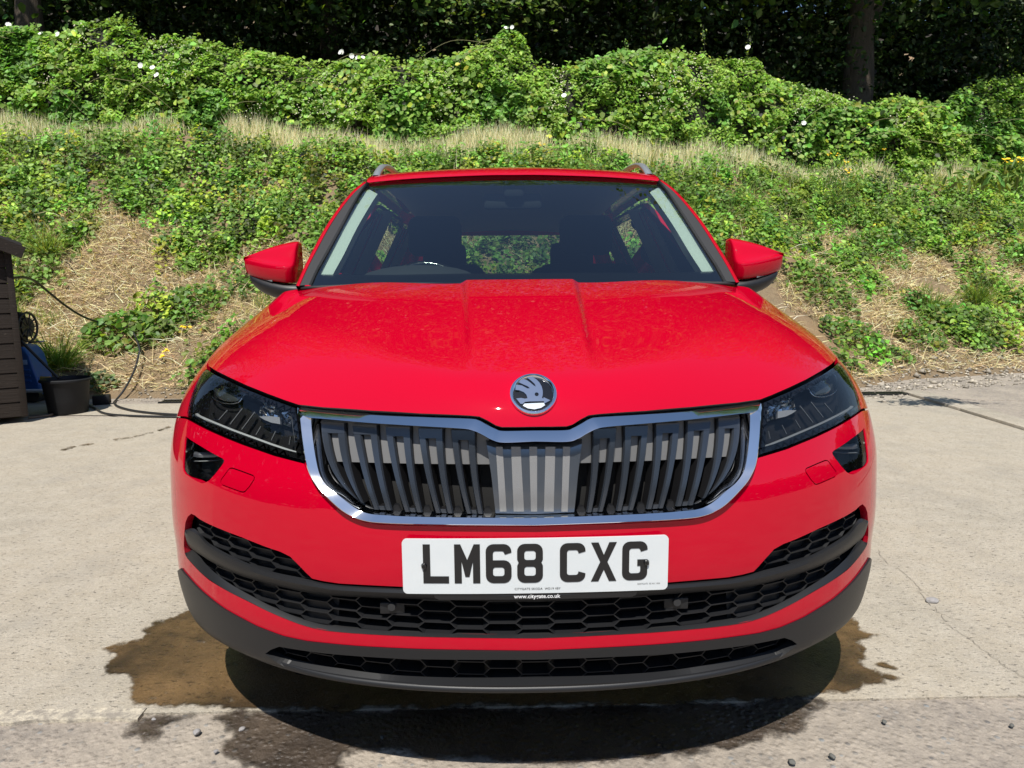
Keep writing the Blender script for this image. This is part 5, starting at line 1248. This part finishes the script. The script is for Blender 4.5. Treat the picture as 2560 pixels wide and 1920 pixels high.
# dark twiggy core so the face is not see-through
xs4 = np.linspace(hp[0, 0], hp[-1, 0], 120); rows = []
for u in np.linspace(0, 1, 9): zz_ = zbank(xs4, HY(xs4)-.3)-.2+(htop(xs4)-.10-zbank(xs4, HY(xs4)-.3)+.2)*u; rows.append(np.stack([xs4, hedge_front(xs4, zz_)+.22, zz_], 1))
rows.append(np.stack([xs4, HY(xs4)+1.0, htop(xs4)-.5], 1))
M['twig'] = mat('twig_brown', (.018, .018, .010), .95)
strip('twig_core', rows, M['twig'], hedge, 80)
# broad bindweed leaves and long arching canes over the face
N = 5200; x = re_.uniform(hp[0, 0], hp[-1, 0], N); zb_ = zbank(x, HY(x)-.5); z = zb_+(htop(x)-zb_)*re_.uniform(.1, .98, N); k = vnoise(x, z, .6, 81) > .55; x, z = x[k], z[k]; N = len(x)
leaves('broad_leaves', np.stack([x, hedge_front(x, z)-.02+re_.normal(0, .04, N), z], 1), np.stack([re_.normal(0, .4, N), np.full(N, -.8), re_.uniform(.1, 1, N)], 1), re_.uniform(.07, .125, N), greens(N, (.20, .335, .055), .35, 82), LEAF, hedge, 1.35, 83)['kind'] = 'stuff'
M['cane'] = mat('bramble_cane', (.26, .24, .11), .7)
for k in range(46):
    xa = re_.uniform(hp[1, 0], hp[-2, 0]); L_ = re_.uniform(.5, 1.3)*re_.choice([-1, 1]); z1 = float(htop(xa))-re_.uniform(.0, 1.1); z0 = z1-re_.uniform(.2, .7)
    q0 = np.array([xa, float(hedge_front(np.array([xa]), np.array([z1]))[0])-.03, z1]); xb = xa+L_; q1 = np.array([xb, float(hedge_front(np.array([xb]), np.array([z0]))[0])-.08, z0]); qm = (q0+q1)/2+np.array([0, -.08, .16])
    tube('cane', catmull([q0, qm, q1], 6), np.linspace(.0045, .002, 13), M['cane'], hedge, 5)
# shoots sticking out, cream blossom, white bindweed
for k, (a, b, h_) in enumerate(((1265, 66, .45), (1758, 62, .65), (1872, 72, .55), (1560, 105, .3), (2520, 130, .55), (1050, 110, .3), (600, 95, .3), (90, 60, .3), (330, 40, .2), (1190, 75, .3))):
    q_ = pxy(a, b, float(HY(pxy(a, b, 11.8)[0]))-.05); bs = q_-[re_.normal(0, .1), 0, h_]
    tube('shoot', catmull([bs, (bs+q_)/2+re_.normal(0, .03, 3), q_], 4), .004, M['twig'], hedge, 5)
    n = 34; t_ = re_.random(n)[:, None]; pos = bs+(q_-bs)*t_+re_.normal(0, .035, (n, 3)); leaves('shoot_leaves', pos, re_.normal(0, .6, (n, 3))+[0, -.5, .6], re_.uniform(.03, .055, n), greens(n, (.17, .26, .05), .2, 60+k), LEAF, hedge, 1.0, 70+k)['kind'] = 'stuff'
M['petal'] = mat('white_petal', (.80, .80, .76), .6)
def flower(c, r_, nrm_, m, parent, name='flower', k=7, depth=.5):
    nrm_ = np.array(nrm_)/np.linalg.norm(nrm_); a = np.cross(nrm_, [.3, .1, 1]); a /= np.linalg.norm(a); b = np.cross(nrm_, a)
    V = [np.array(c)-nrm_*r_*depth]+[np.array(c)+r_*(math.cos(t_)*a+math.sin(t_)*b)*(1+.12*(i % 2)) for i, t_ in enumerate(np.linspace(0, 2*math.pi, 2*k, endpoint=False))]
    return pmesh(name, V, [(0, i+1, (i+1) % (2*k)+1) for i in range(2*k)], m, parent)
for a, b in [(20, 53), (51, 69), (100, 75), (142, 77), (63, 90), (185, 93), (850, 122), (879, 132), (868, 144), (891, 136), (1265, 61), (1280, 60), (854, 122), (907, 135), (380, 160), (350, 155), (1870, 110), (2010, 300), (1410, 230), (390, 178)]:
    y_ = float(HY(pxy(a, b, 11.8)[0]))-.12; q_ = pxy(a, b, y_)
    if b > 100 and not 840 < a < 910: q_ = pxy(a, b, y_-.55)
    q_[2] -= .05
    flower(q_, .034+.010*re_.random(), (re_.normal(0, .4), -1, .5+re_.normal(0, .3)), M['petal'], hedge)
N = 2600; x = re_.uniform(hp[0, 0], hp[-1, 0], N*3); zb_ = zbank(x, HY(x)-.5); z = zb_+(htop(x)-zb_)*re_.uniform(.25, .98, N*3); k = vnoise(x, z, .5, 31)+.25*vnoise(x, z, .2, 32) > .90; x, z = x[k], z[k]; N = len(x); y = hedge_front(x, z)-.05
o = leaves('cream_blossom', np.stack([x, y, z], 1)+re_.normal(0, .03, (N, 3)), np.stack([re_.normal(0, .5, N), np.full(N, -1.), re_.uniform(.2, 1, N)], 1), re_.uniform(.012, .026, N), np.clip(np.array([.72, .68, .50])*(1+.1*re_.normal(size=(N, 1))), .1, .9), LEAF, hedge, 1.6, 33); o['kind'] = 'stuff'

# ---- woodland behind: shaded understorey and trees whose crowns overhang
M['bark'] = mat('bark', (.11, .085, .06), .95); _t = NT(M['bark']); _g = _t('NewGeometry').outputs['Position']; _n = _t.noise(_t('Mapping', {'Vector': _g, 'Scale': (9, 9, 1.6)}).outputs[0], 2.2, 6, .7)
_t.to(_t.mix(_n, (.035, .027, .02, 1), (.12, .092, .066, 1)), 'Base Color'); _t.bump(_n, 1.0, .06)
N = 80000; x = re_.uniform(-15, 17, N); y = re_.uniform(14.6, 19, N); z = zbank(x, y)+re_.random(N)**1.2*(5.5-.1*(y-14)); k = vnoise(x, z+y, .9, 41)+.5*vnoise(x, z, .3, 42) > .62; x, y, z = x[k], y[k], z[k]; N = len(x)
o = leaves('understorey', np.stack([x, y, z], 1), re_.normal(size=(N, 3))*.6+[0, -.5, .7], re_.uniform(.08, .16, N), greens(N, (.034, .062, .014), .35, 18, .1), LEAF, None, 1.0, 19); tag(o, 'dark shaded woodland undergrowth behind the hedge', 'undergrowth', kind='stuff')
def tree(x, y, r0, lean, cc, cr, n, label, seed, bough=0):
    r_ = np.random.default_rng(seed); z0 = float(zbank(x, y))-.2; t_ = thing('tree', label, 'tree')
    H = 10.5; pts = [(x, y, z0), (x+lean*.3, y, z0+1.2), (x+lean*.7, y-.1, z0+3.5), (x+lean, y-.3, z0+6.5), (x+lean*1.2, y-.8, z0+H)]
    c_ = catmull(pts, 5); L = np.linspace(0, 1, len(c_)); rd = r0*(1.25*np.exp(-L*9)*.35+1-.72*L)*(1+.07*np.sin(L*31+seed))
    tube('trunk', c_, rd, M['bark'], t_, 14)
    for k in range(6):
        b0 = c_[int(len(c_)*(.5+.08*k))-1] if k < 6 else c_[-1]; a = k*1.1+seed; e = b0+np.array([math.cos(a)*2.4, -1.5+math.sin(a)*2.0, 2.2+r_.random()]); tube('limb', catmull([b0, (b0+e)/2+[0, 0, .4], e], 5), np.linspace(r0*.32, .03, 11), M['bark'], t_, 8)
    d = r_.normal(size=(n, 3)); d /= np.linalg.norm(d, axis=1, keepdims=True); rr = r_.random(n)**.45
    pos = np.array(cc)+d*rr[:, None]*np.array(cr)*(1+.25*(vnoise(d[:, 0]*4+seed*3, d[:, 2]*4+d[:, 1]*3, 1, 45)[:, None]-.5))
    k = vnoise(pos[:, 0]+pos[:, 1]*.5, pos[:, 2], .9, 46)+.3*vnoise(pos[:, 0], pos[:, 1], .5, 47) > .44; pos = pos[k]; m_ = len(pos)
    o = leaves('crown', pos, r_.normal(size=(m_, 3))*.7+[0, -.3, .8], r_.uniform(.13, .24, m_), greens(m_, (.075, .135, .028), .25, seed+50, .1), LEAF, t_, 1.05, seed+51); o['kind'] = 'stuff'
    if bough:
        bc = pxy(1240, 20, 12.1); tube('limb', catmull([c_[len(c_)//2], (c_[len(c_)//2]+bc)/2+[0, 0, .9], bc+[0, 0, .35]], 6), np.linspace(.09, .015, 13), M['bark'], t_, 8)
        nb = 520; pos = bc+r_.normal(size=(nb, 3))*[.62, .35, .22]+np.array([0, 0, .25]); pos[:, 2] -= .12*np.abs(pos[:, 0]-bc[0]); leaves('bough_leaves', pos, r_.normal(size=(nb, 3))*.4+[0, -.5, .9], r_.uniform(.07, .13, nb), greens(nb, (.11, .18, .04), .25, 90), LEAF, t_, 1.25, 91)['kind'] = 'stuff'
    return t_
TG_ = 'trees of the wood behind the hedge'
for a in ((8.35, 15.6, .44, -.25, (8.5, 14.4, 11.6), (4.4, 5.2, 5.0), 14000, 'stout woodland tree with bare brown trunk above the hedge at right', 1, 0),
          (-9.9, 14.6, .34, .3, (-9.5, 14.6, 12.0), (4.4, 5.4, 5.2), 14000, 'woodland tree with sunlit bark behind the hedge at far left', 2, 0),
          (-4.6, 18.9, .30, .2, (-4.9, 14.6, 11.1), (3.9, 4.8, 4.4), 13000, 'shaded tree deep in the wood between the left trunk and the hanging bough', 3, 0),
          (.6, 18.6, .32, -.2, (.2, 14.6, 10.9), (3.9, 4.7, 4.3), 13000, 'tree whose leafy bough hangs into view above the car roof', 4, 1),
          (3.9, 18.8, .28, .2, (4.3, 14.6, 11.0), (3.6, 4.8, 4.4), 12000, 'shaded tree deep in the wood just left of the stout trunk', 5, 0),
          (12.8, 15.2, .34, .1, (12.8, 14.2, 12.2), (4.4, 5.6, 5.4), 12000, 'shaded woodland tree at the right edge beyond the stout trunk', 6, 0),
          (-14.5, 15.2, .34, .1, (-14.0, 14.2, 12.2), (4.2, 5.6, 5.4), 10000, 'woodland tree at the left edge beyond the sunlit trunk', 7, 0)):
    tree(*a)['group'] = TG_
# tall trees along the left side of the yard, mirrored in the left lamps
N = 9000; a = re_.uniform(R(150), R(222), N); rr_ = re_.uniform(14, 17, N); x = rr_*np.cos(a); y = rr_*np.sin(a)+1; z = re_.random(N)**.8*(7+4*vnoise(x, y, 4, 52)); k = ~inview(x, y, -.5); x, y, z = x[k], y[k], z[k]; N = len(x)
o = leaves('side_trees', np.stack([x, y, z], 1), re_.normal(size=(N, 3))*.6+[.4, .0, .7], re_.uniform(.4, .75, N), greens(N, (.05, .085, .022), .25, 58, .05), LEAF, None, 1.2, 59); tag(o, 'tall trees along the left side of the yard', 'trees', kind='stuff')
# deep wood: closes the view between the trunks
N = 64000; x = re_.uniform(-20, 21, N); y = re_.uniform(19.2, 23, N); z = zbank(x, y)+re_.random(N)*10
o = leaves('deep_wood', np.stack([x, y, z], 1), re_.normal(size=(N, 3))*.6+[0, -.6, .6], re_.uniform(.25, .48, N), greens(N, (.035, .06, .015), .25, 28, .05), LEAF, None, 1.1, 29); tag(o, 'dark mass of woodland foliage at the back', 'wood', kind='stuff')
# wooded skyline on the far side of the yard, seen only as reflections in the paint and lamps
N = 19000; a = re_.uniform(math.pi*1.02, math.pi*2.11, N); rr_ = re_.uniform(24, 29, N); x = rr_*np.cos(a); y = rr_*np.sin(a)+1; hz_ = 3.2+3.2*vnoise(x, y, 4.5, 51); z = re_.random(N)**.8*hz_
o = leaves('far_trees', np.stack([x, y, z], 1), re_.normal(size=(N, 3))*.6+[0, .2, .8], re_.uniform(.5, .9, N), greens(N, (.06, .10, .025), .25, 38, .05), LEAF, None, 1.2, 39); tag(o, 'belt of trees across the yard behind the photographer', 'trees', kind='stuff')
# ------------------------------------------------------------------ plants that can be told apart on the bank
M['yellow'] = mat('yellow_petal', (.85, .55, .01), .6); M['stem'] = mat('green_stem', (.10, .16, .04), .7)
def onbank(px, py):
    o, d = pxray(np.array([float(px)]), np.array([float(py)])); ts = np.linspace(5, 16, 1200); P = o+d[0]*ts[:, None]; k = np.argmax(P[:, 2] < zbank(P[:, 0], P[:, 1])); return P[k]
def ragwort(heads, foot, label, seed, tall=True):
    r_ = np.random.default_rng(seed); f0 = onbank(*foot); t_ = thing('ragwort', label, 'flower', tuple(f0), 'yellow wild flowers on the bank')
    def L(p): return np.asarray(p)-f0
    for (a, b) in heads:
        y_ = f0[1]-.04-.04*r_.random(); q_ = pxy(a, b, y_)
        tube('stem', catmull([L(f0+r_.normal(0, .02, 3)), L((f0+q_)/2+r_.normal(0, .02, 3)), L(q_)], 4), .0035, M['stem'], t_, 5)
        for k in range(5): flower(L(q_+r_.normal(0, .026 if tall else .014, 3)*[1, .5, .6]), .010+.006*r_.random(), (r_.normal(0, .3), -.6, 1), M['yellow'], t_, 'flower_head', 5, .2)
    if tall:
        n = 420; h = max(float(pxy(a, b, f0[1])[2]-f0[2]) for a, b in heads); pos = np.stack([r_.normal(0, .17, n), r_.normal(0, .08, n), r_.random(n)*h*.9], 1)
        leaves('stem_leaves', pos, r_.normal(0, .7, (n, 3))+[0, -.4, .5], r_.uniform(.06, .13, n), greens(n, (.17, .28, .06), .2, seed), LEAF, t_, .38, seed+1)['kind'] = 'stuff'
ragwort([(2075, 384), (2095, 388), (2112, 407), (2114, 425), (2122, 428)], (2100, 560), 'tallest yellow-flowered weed on the bank right of the car', 201)
ragwort([(2515, 400), (2540, 399), (2555, 402)], (2540, 470), 'yellow-flowered weed at the right edge of the grass ledge', 202)
ragwort([(1353, 362), (1358, 378), (1259, 398)], (1340, 420), 'yellow flowers in the dry grass just above the car roof', 203, False)
ragwort([(525, 482)], (525, 505), 'single yellow flower in the brambles left of the windscreen', 204, False)
ragwort([(356, 760), (364, 761)], (360, 778), 'small yellow flower cluster beside the bare orange soil patch', 205, False)
ragwort([(459, 818), (474, 818)], (466, 834), 'pair of tiny yellow flowers nearest the red left wing', 206, False)
ragwort([(414, 878), (404, 889)], (410, 900), 'pair of tiny yellow flowers low on the bank right of the hose', 207, False)
ragwort([(2187, 564)], (2187, 580), 'low yellow flower on the bank near the right door mirror', 208, False)
ragwort([(2212, 372), (2186, 458)], (2200, 480), 'two small yellow flowers right of the tallest weed', 209, False)
def tuft(px, py, n, h, spread, label, seed, col=(.17, .27, .055)):
    r_ = np.random.default_rng(seed); f0 = onbank(px, py); b_ = np.stack([r_.normal(0, .05, n), r_.normal(0, .04, n), np.zeros(n)], 1); d = r_.normal(size=(n, 3))*[spread, spread, .05]+np.array([0, -.3, .9])
    o = blades('grass_tuft', b_, d*(h*r_.uniform(.6, 1.1, n))[:, None], np.full(n, .004), greens(n, col, .25, seed, .25), LEAF, None, .7, seed); o.location = f0; return tag(o, label, 'grass tuft', 'grass tufts on the bank')
tuft(150, 925, 420, .42, .55, 'arching green grass tuft just above the black bucket', 301)
tuft(120, 640, 300, .40, .6, 'pale green grass tuft right of the shed roof', 302, (.22, .30, .08))
tuft(2440, 770, 340, .45, .35, 'upright green grass tuft on the bank at the far right', 303)
tuft(2330, 790, 260, .38, .4, 'green grass tuft left of the far-right tuft', 304)
def clump(px, py, n, w, h, size, label, seed, col=(.135, .235, .045)):
    r_ = np.random.default_rng(seed); f0 = onbank(px, py); t_ = thing('bramble_clump', label, 'bramble', tuple(f0), 'leafy bramble clumps on the bank')
    a = r_.uniform(0, 6.283, n); rr = np.sqrt(r_.random(n)); x = w*rr*np.cos(a); y = w*.6*rr*np.sin(a); z = h*np.sqrt(1-rr**2*.9)*r_.uniform(.4, 1.05, n)+(zbank(f0[0]+x, f0[1]+y)-f0[2])
    leaves('foliage', np.stack([x, y, z], 1), r_.normal(0, .45, (n, 3))+[0, -.45, .8], r_.uniform(.7, 1.2, n)*size, greens(n, col, .25, seed, .12), LEAF, t_, 1.2, seed+1)['kind'] = 'stuff'
    for k in range(5):
        e = np.array([r_.normal(0, w*.5), r_.normal(0, w*.3), h*.7]); tube('stem', catmull([(0, 0, 0), e*.5+[0, 0, h*.2], e], 3), .004, M['twig'], t_, 5)
clump(300, 850, 330, .42, .26, .085, 'broad-leaved bramble clump that the black hose disappears into', 401)
clump(240, 970, 160, .22, .14, .05, 'small grey-green weed clump behind the black bucket', 402, (.10, .15, .06))
clump(700, 560, 420, .50, .30, .065, 'dark bramble clump just left of the windscreen pillar', 403)
clump(480, 780, 360, .42, .26, .065, 'dark bramble clump left of the bonnet', 404)
clump(2140, 870, 380, .42, .28, .062, 'bushy green bramble clump beside the right headlamp', 405)
clump(2060, 740, 420, .45, .28, .065, 'bramble clump below the right door mirror', 406)
clump(2380, 830, 420, .45, .32, .065, 'large green bramble clump low on the bank at far right', 407)
clump(2190, 640, 420, .5, .28, .06, 'bramble clump on the mid bank right of the door mirror', 408)
clump(2250, 900, 120, .18, .13, .05, 'small bramble clump on the bare soil at right', 409)
clump(2300, 855, 260, .32, .22, .06, 'dark bramble clump left of the large one at far right', 410)

# ------------------------------------------------------------------ shed at the left edge
M['shed'] = mat('dark_stained_wood', (.02, .015, .011), .8, 0, 0, .25); _t = NT(M['shed']); _g = _t('NewGeometry').outputs['Position']; _n = _t.noise(_t('Mapping', {'Vector': _g, 'Scale': (2, 2, 40)}).outputs[0], 3, 6, .7)
_n2 = _t.noise(_g, 60, 4, .7); _t.to(_t.mix(_t.ramp(_n2, [(.62, (0, 0, 0)), (.78, (1, 1, 1))]), _t.mix(_n, (.011, .008, .006, 1), (.030, .022, .017, 1)), (.08, .063, .05, 1)), 'Base Color'); _t.bump(_n, .5, .01)
SX, SY = 0., 0.
shed = thing('shed', 'dark brown boarded wooden shed cut off by the left edge', 'shed', tuple(pxground(63, 1056)[0]))
shed.rotation_euler = (0, 0, R(33))
W_, D_, H_ = 1.7, 1.15, 1.40
box('frame', (SX-W_/2-.01, SY+D_/2+.01, .06+H_/2), (W_-.06, D_-.04, H_-.02), M['void'], shed)
nb = 12; bh = (H_)/nb
for k in range(nb):
    z = .05+bh*(k+.5)
    box('board', (SX-W_/2, SY+.002, z), (W_, .016, bh-.004), M['shed'], shed, Matrix.Rotation(R(-3), 3, 'X'), .002, 1)
    box('board', (SX+.002, SY+D_/2, z), (.016, D_, bh-.004), M['shed'], shed, Matrix.Rotation(R(-3), 3, 'Y'), .002, 1)
box('corner_post', (SX+.004, SY-.004, .05+H_/2), (.045, .045, H_), M['shed'], shed, None, .004)
dr_ = box('door', (SX-.62, SY-.022, .60), (.86, .03, 1.05), M['shed'], shed, None, .004)
text('chalk_scrawl', 'un', .10, lambda a, b: (a+SX-.225, SY-.041, b+.40), mat('chalk', (.5, .5, .48), .9), dr_, 1.0, .003)
rf = pmesh('roof', [(SX+.10, SY-.10, 1.405), (SX+.10, SY+D_+.08, 1.405), (SX-W_/2, SY+D_+.08, 1.80), (SX-W_/2, SY-.10, 1.80), (SX-W_-.08, SY-.10, 1.41), (SX-W_-.08, SY+D_+.08, 1.41)]+[(SX+.10, SY-.10, 1.37), (SX+.10, SY+D_+.08, 1.37), (SX-W_/2, SY+D_+.08, 1.765), (SX-W_/2, SY-.10, 1.765), (SX-W_-.08, SY-.10, 1.375), (SX-W_-.08, SY+D_+.08, 1.375)],
           [(0, 1, 2, 3), (3, 2, 5, 4), (6, 9, 8, 7), (9, 10, 11, 8), (0, 3, 9, 6), (3, 4, 10, 9), (0, 6, 7, 1), (4, 5, 11, 10), (1, 7, 8, 2), (2, 8, 11, 5)], mat('roof_felt', (.035, .032, .03), .95), shed, False)
box('fascia', (SX-.395, SY-.112, 1.555), (1.10, .02, .09), M['shed'], shed, Matrix.Rotation(R(24.2), 3, 'Y'), .002, 1)
pmesh('gable', [(SX, SY, 1.36), (SX-W_, SY, 1.36), (SX-W_/2, SY, 1.75)], [(0, 1, 2)], M['shed'], shed, False)
# ------------------------------------------------------------------ bucket, washer, reel, hoses
M['bucket'] = mat('black_rubber_bucket', (.010, .0105, .012), .6, 0, 0, .3)
b0 = pxground(172, 1031)[0]; bk = thing('bucket', 'black round builder\'s bucket standing by the shed', 'bucket', tuple(b0))
def lathe(name, prof_, m, parent, seg=40, c=(0, 0, 0)):
    V = []; F = []
    for r_, z_ in prof_:
        for k in range(seg): a = 2*math.pi*k/seg; V.append((c[0]+r_*math.cos(a), c[1]+r_*math.sin(a), c[2]+z_))
    for i in range(len(prof_)-1):
        for k in range(seg): F.append((i*seg+k, i*seg+(k+1) % seg, (i+1)*seg+(k+1) % seg, (i+1)*seg+k))
    return joined(name, [(V, F)], m, parent, 40)
lathe('tub', [(.001, .003), (.145, .003), (.150, .01), (.176, .27), (.196, .275), (.198, .29), (.186, .298), (.180, .290), (.150, .02), (.001, .015)], M['bucket'], bk)
M['blue'] = mat('blue_plastic', (.012, .085, .30), .4); M['brass'] = mat('brass', (.55, .33, .06), .4, .7); M['blackm'] = mat('black_machine_plastic', (.02, .02, .02), .5); M['hose'] = mat('black_hose', (.018, .018, .02), .45)
w0 = pxground(78, 1000)[0]; pw = thing('pressure_washer', 'blue pressure washer tucked behind the shed', 'pressure washer', tuple(w0))
bm = bmesh.new()
prof_ = [(-.14, .06), (.16, .06), (.17, .16), (.13, .30), (.10, .44), (.05, .52), (-.05, .54), (-.12, .40)]
V = [(a, -.12, b) for a, b in prof_]+[(a, .12, b) for a, b in prof_]; n = len(prof_)
o = pmesh('body', V, [tuple(range(n))[::-1], tuple(range(n, 2*n))]+[(i, (i+1) % n, n+(i+1) % n, n+i) for i in range(n)], M['blue'], pw, False); md = o.modifiers.new('bev', 'BEVEL'); md.width = .02; md.segments = 3
for z in (.20, .25, .30): box('vent_rib', (.02, -.124, z), (.16, .012, .02), M['blue'], pw, None, .003)
box('maker_plate', (.03, -.123, .375), (.10, .006, .045), mat('pale_blue_label', (.25, .40, .62), .5), pw, None, .002)
box('foot', (.0, -.02, .03), (.30, .24, .05), M['blackm'], pw, None, .01); box('handle', (-.05, 0, .62), (.05, .20, .16), M['blackm'], pw, None, .015)
for sx in (-.1, .12): bm = bmesh.new(); bmesh.ops.create_cone(bm, cap_ends=True, segments=20, radius1=.06, radius2=.06, depth=.05, matrix=Matrix.Translation((sx, -.13, .06)) @ Matrix.Rotation(R(90), 4, 'X')); bm_obj('wheel', bm, M['blackm'], pw, True, 40)
bm = bmesh.new(); bmesh.ops.create_cone(bm, cap_ends=True, segments=16, radius1=.025, radius2=.022, depth=.09, matrix=Matrix.Translation((.19, -.06, .21)) @ Matrix.Rotation(R(90), 4, 'Y')); bm_obj('connector', bm, M['brass'], pw, True, 40)
bm = bmesh.new(); bmesh.ops.create_cone(bm, cap_ends=True, segments=16, radius1=.018, radius2=.018, depth=.20, matrix=Matrix.Translation((.17, -.16, .11)) @ Matrix.Rotation(R(90), 4, 'Y')); bm_obj('lance_holder', bm, mat('grey_plastic', (.5, .5, .48), .5), pw, True, 40)
rc = pxy(38, 818, 4.95); reel = thing('hose_reel', 'black spoked hose reel on the side of the shed', 'hose reel', tuple(rc))
a_ = np.linspace(0, 2*math.pi, 33)
for dx in (-.03, .05): tube('flange', np.stack([np.full(33, dx+.06), .05*0+.125*np.cos(a_), .125*np.sin(a_)], 1), .010, M['blackm'], reel, 8, False)
for k in range(10):
    a = k*math.pi/5; tube('spoke', [(.115, .02*math.cos(a), .02*math.sin(a)), (.112, .122*math.cos(a), .122*math.sin(a))], .006, M['blackm'], reel, 6)
bm = bmesh.new(); bmesh.ops.create_cone(bm, cap_ends=True, segments=24, radius1=.085, radius2=.085, depth=.085, matrix=Matrix.Translation((.07, 0, 0)) @ Matrix.Rotation(R(90), 4, 'Y')); bm_obj('drum', bm, M['hose'], reel, True, 40)
box('bracket', (.0, 0, -.02), (.13, .05, .30), M['blackm'], reel, None, .005)
lv = [(.10, 0, -.135), (.24, -.01, -.125)]; tube('crank', lv, .008, mat('grey_metal', (.3, .31, .32), .4, .8), reel, 8)
def hose(name, pts, r_, label, m=M['hose']):
    P = catmull(np.array(pts), 8); o = tube(name, P, r_, m, None, 8); return tag(o, label, 'hose')
hose('hose', [pxy(20, 697, 4.8), pxy(42, 694, 4.95), pxy(64, 694, 5.1), pxy(90, 704, 5.3), pxy(125, 733, 5.55), pxy(165, 765, 5.8), pxy(205, 790, 6.05), pxy(240, 803, 6.25), pxy(272, 808, 6.5)], .011, 'black hose arching from the shed up into the brambles')
hs_ = [onbank(338, 842)+[0, -.06, .10], pxy(348, 868, 6.05), pxy(346, 890, 5.95), pxy(335, 928, 5.75), pxy(312, 972, 5.5)]
e1 = pxground(286, 1006, .012)[0]; e2 = pxground(300, 1018, .012)[0]; e3 = pxground(350, 1029, .012)[0]; e4 = pxground(450, 1037, .012)[0]; e5 = pxground(640, 1040, .012)[0]
hose('hose', hs_+[pxy(292, 998, 5.36), e1+[.01, -.02, 0], e2, e3, e4, e5], .010, 'black hose dropping off the bank and running along the ground towards the car')
hose('hose', [pxground(*p, .012)[0] for p in ((215, 1010), (236, 1020), (262, 1033), (320, 1039), (450, 1042), (640, 1043))], .009, 'black hose lying from the bucket towards the car')
hose('spray_lance', [pxy(52, 852, 4.75), pxy(100, 900, 4.74), pxy(147, 946, 4.72)], .012, 'black spray lance resting in the bucket')
hose('garden_hose', [pxground(*p, .012)[0] for p in ((70, 1045), (100, 1041), (130, 1036), (145, 1022))], .009, 'brown hose curled on the ground beside the bucket', mat('brown_hose', (.16, .12, .08), .6))
tag(box('rubber_block', pxground(248, 1013)[0]+[0, .05, .045], (.14, .10, .085), M['bucket'], None, Matrix.Rotation(R(20), 3, 'Z'), .01), 'black rubber block on the ground right of the bucket', 'block')
# ------------------------------------------------------------------ loose stones
def stone(name, c, s, m, seed):
    r_ = np.random.default_rng(seed); bm = bmesh.new(); bmesh.ops.create_icosphere(bm, subdivisions=2, radius=1)
    for v in bm.verts:
        q = np.array(v.co); f = 1+.5*(vnoise(q[0]*1.7+seed*7, q[1]*1.7+q[2]*1.3, 1, 61)-.5)
        v.co = Vector(q*f*np.array(s))
    o = bm_obj(name, bm, m, None, True, 35); o.location = (c[0], c[1], c[2]+s[2]*.6); o.rotation_euler = (0, 0, r_.random()*6); return o
M['stone'] = mat('grey_stone', (.24, .23, .23), .9); M['flint'] = mat('dark_stone', (.10, .10, .09), .8)
_t = NT(M['stone']); _n = _t.noise(_t('TexCoord').outputs['Object'], 60, 5, .7); _t.to(_t.mix(_n, (.14, .135, .135, 1), (.40, .38, .37, 1)), 'Base Color')
tag(stone('stone', pxground(2330, 1506)[0], (.022, .014, .011), M['stone'], 1), 'largest grey stone lying on the crack right of the car', 'stone')
for k, (a, b, s_, mm) in enumerate(((2080, 1893, .009, 'flint'), (2210, 1806, .007, 'flint'), (1980, 1908, .010, 'flint'), (2530, 1815, .007, 'flint'), (492, 1833, .012, 'stone'), (605, 1826, .009, 'stone'), (385, 1800, .006, 'stone'), (540, 1880, .006, 'stone'), (955, 1845, .006, 'flint'), )):
    tag(stone('pebble', pxground(a, b)[0], (s_, s_*.75, s_*.55), M[mm], 20+k), 'small loose stone on the worn tarmac in front of the pad', 'stone', 'loose stones on the tarmac')
N = 1500; x = re_.uniform(2.4, 7.5, N); y = ybase(x)+re_.uniform(-.75, .55, N); sz_ = re_.uniform(.008, .028, N)*(1+(re_.random(N) < .06)); T6 = np.array([(1, 0, 0), (0, 1, 0), (-1, 0, 0), (0, -1, 0), (0, 0, .6), (0, 0, -.4)])
xl = re_.uniform(-3.6, 2.4, 600); x = np.r_[x, xl]; y = np.r_[y, 5.33+re_.random(600)*.35]; sz_ = np.r_[sz_, re_.uniform(.006, .020, 600)]; N = len(x)
P = np.stack([x, y, zbank(x, y)+sz_*.25], 1); V = P[:, None, :]+T6[None]*sz_[:, None, None]*re_.uniform(.6, 1.3, (N, 6, 1)); tri = np.array([(0, 1, 4), (1, 2, 4), (2, 3, 4), (3, 0, 4), (1, 0, 5), (2, 1, 5), (3, 2, 5), (0, 3, 5)])
o = npmesh('gravel', V.reshape(-1, 3), (np.arange(N)[:, None]*6+tri.ravel()[None]).ravel(), np.arange(N*8)*3, np.full(N*8, 3), STRAW, None, np.repeat(np.clip(np.array([.46, .41, .34])*(1+.25*re_.normal(size=(N, 1))), .05, .85), 6, 0)); tag(o, 'pale gravel scattered along the foot of the bank', 'gravel', kind='stuff')
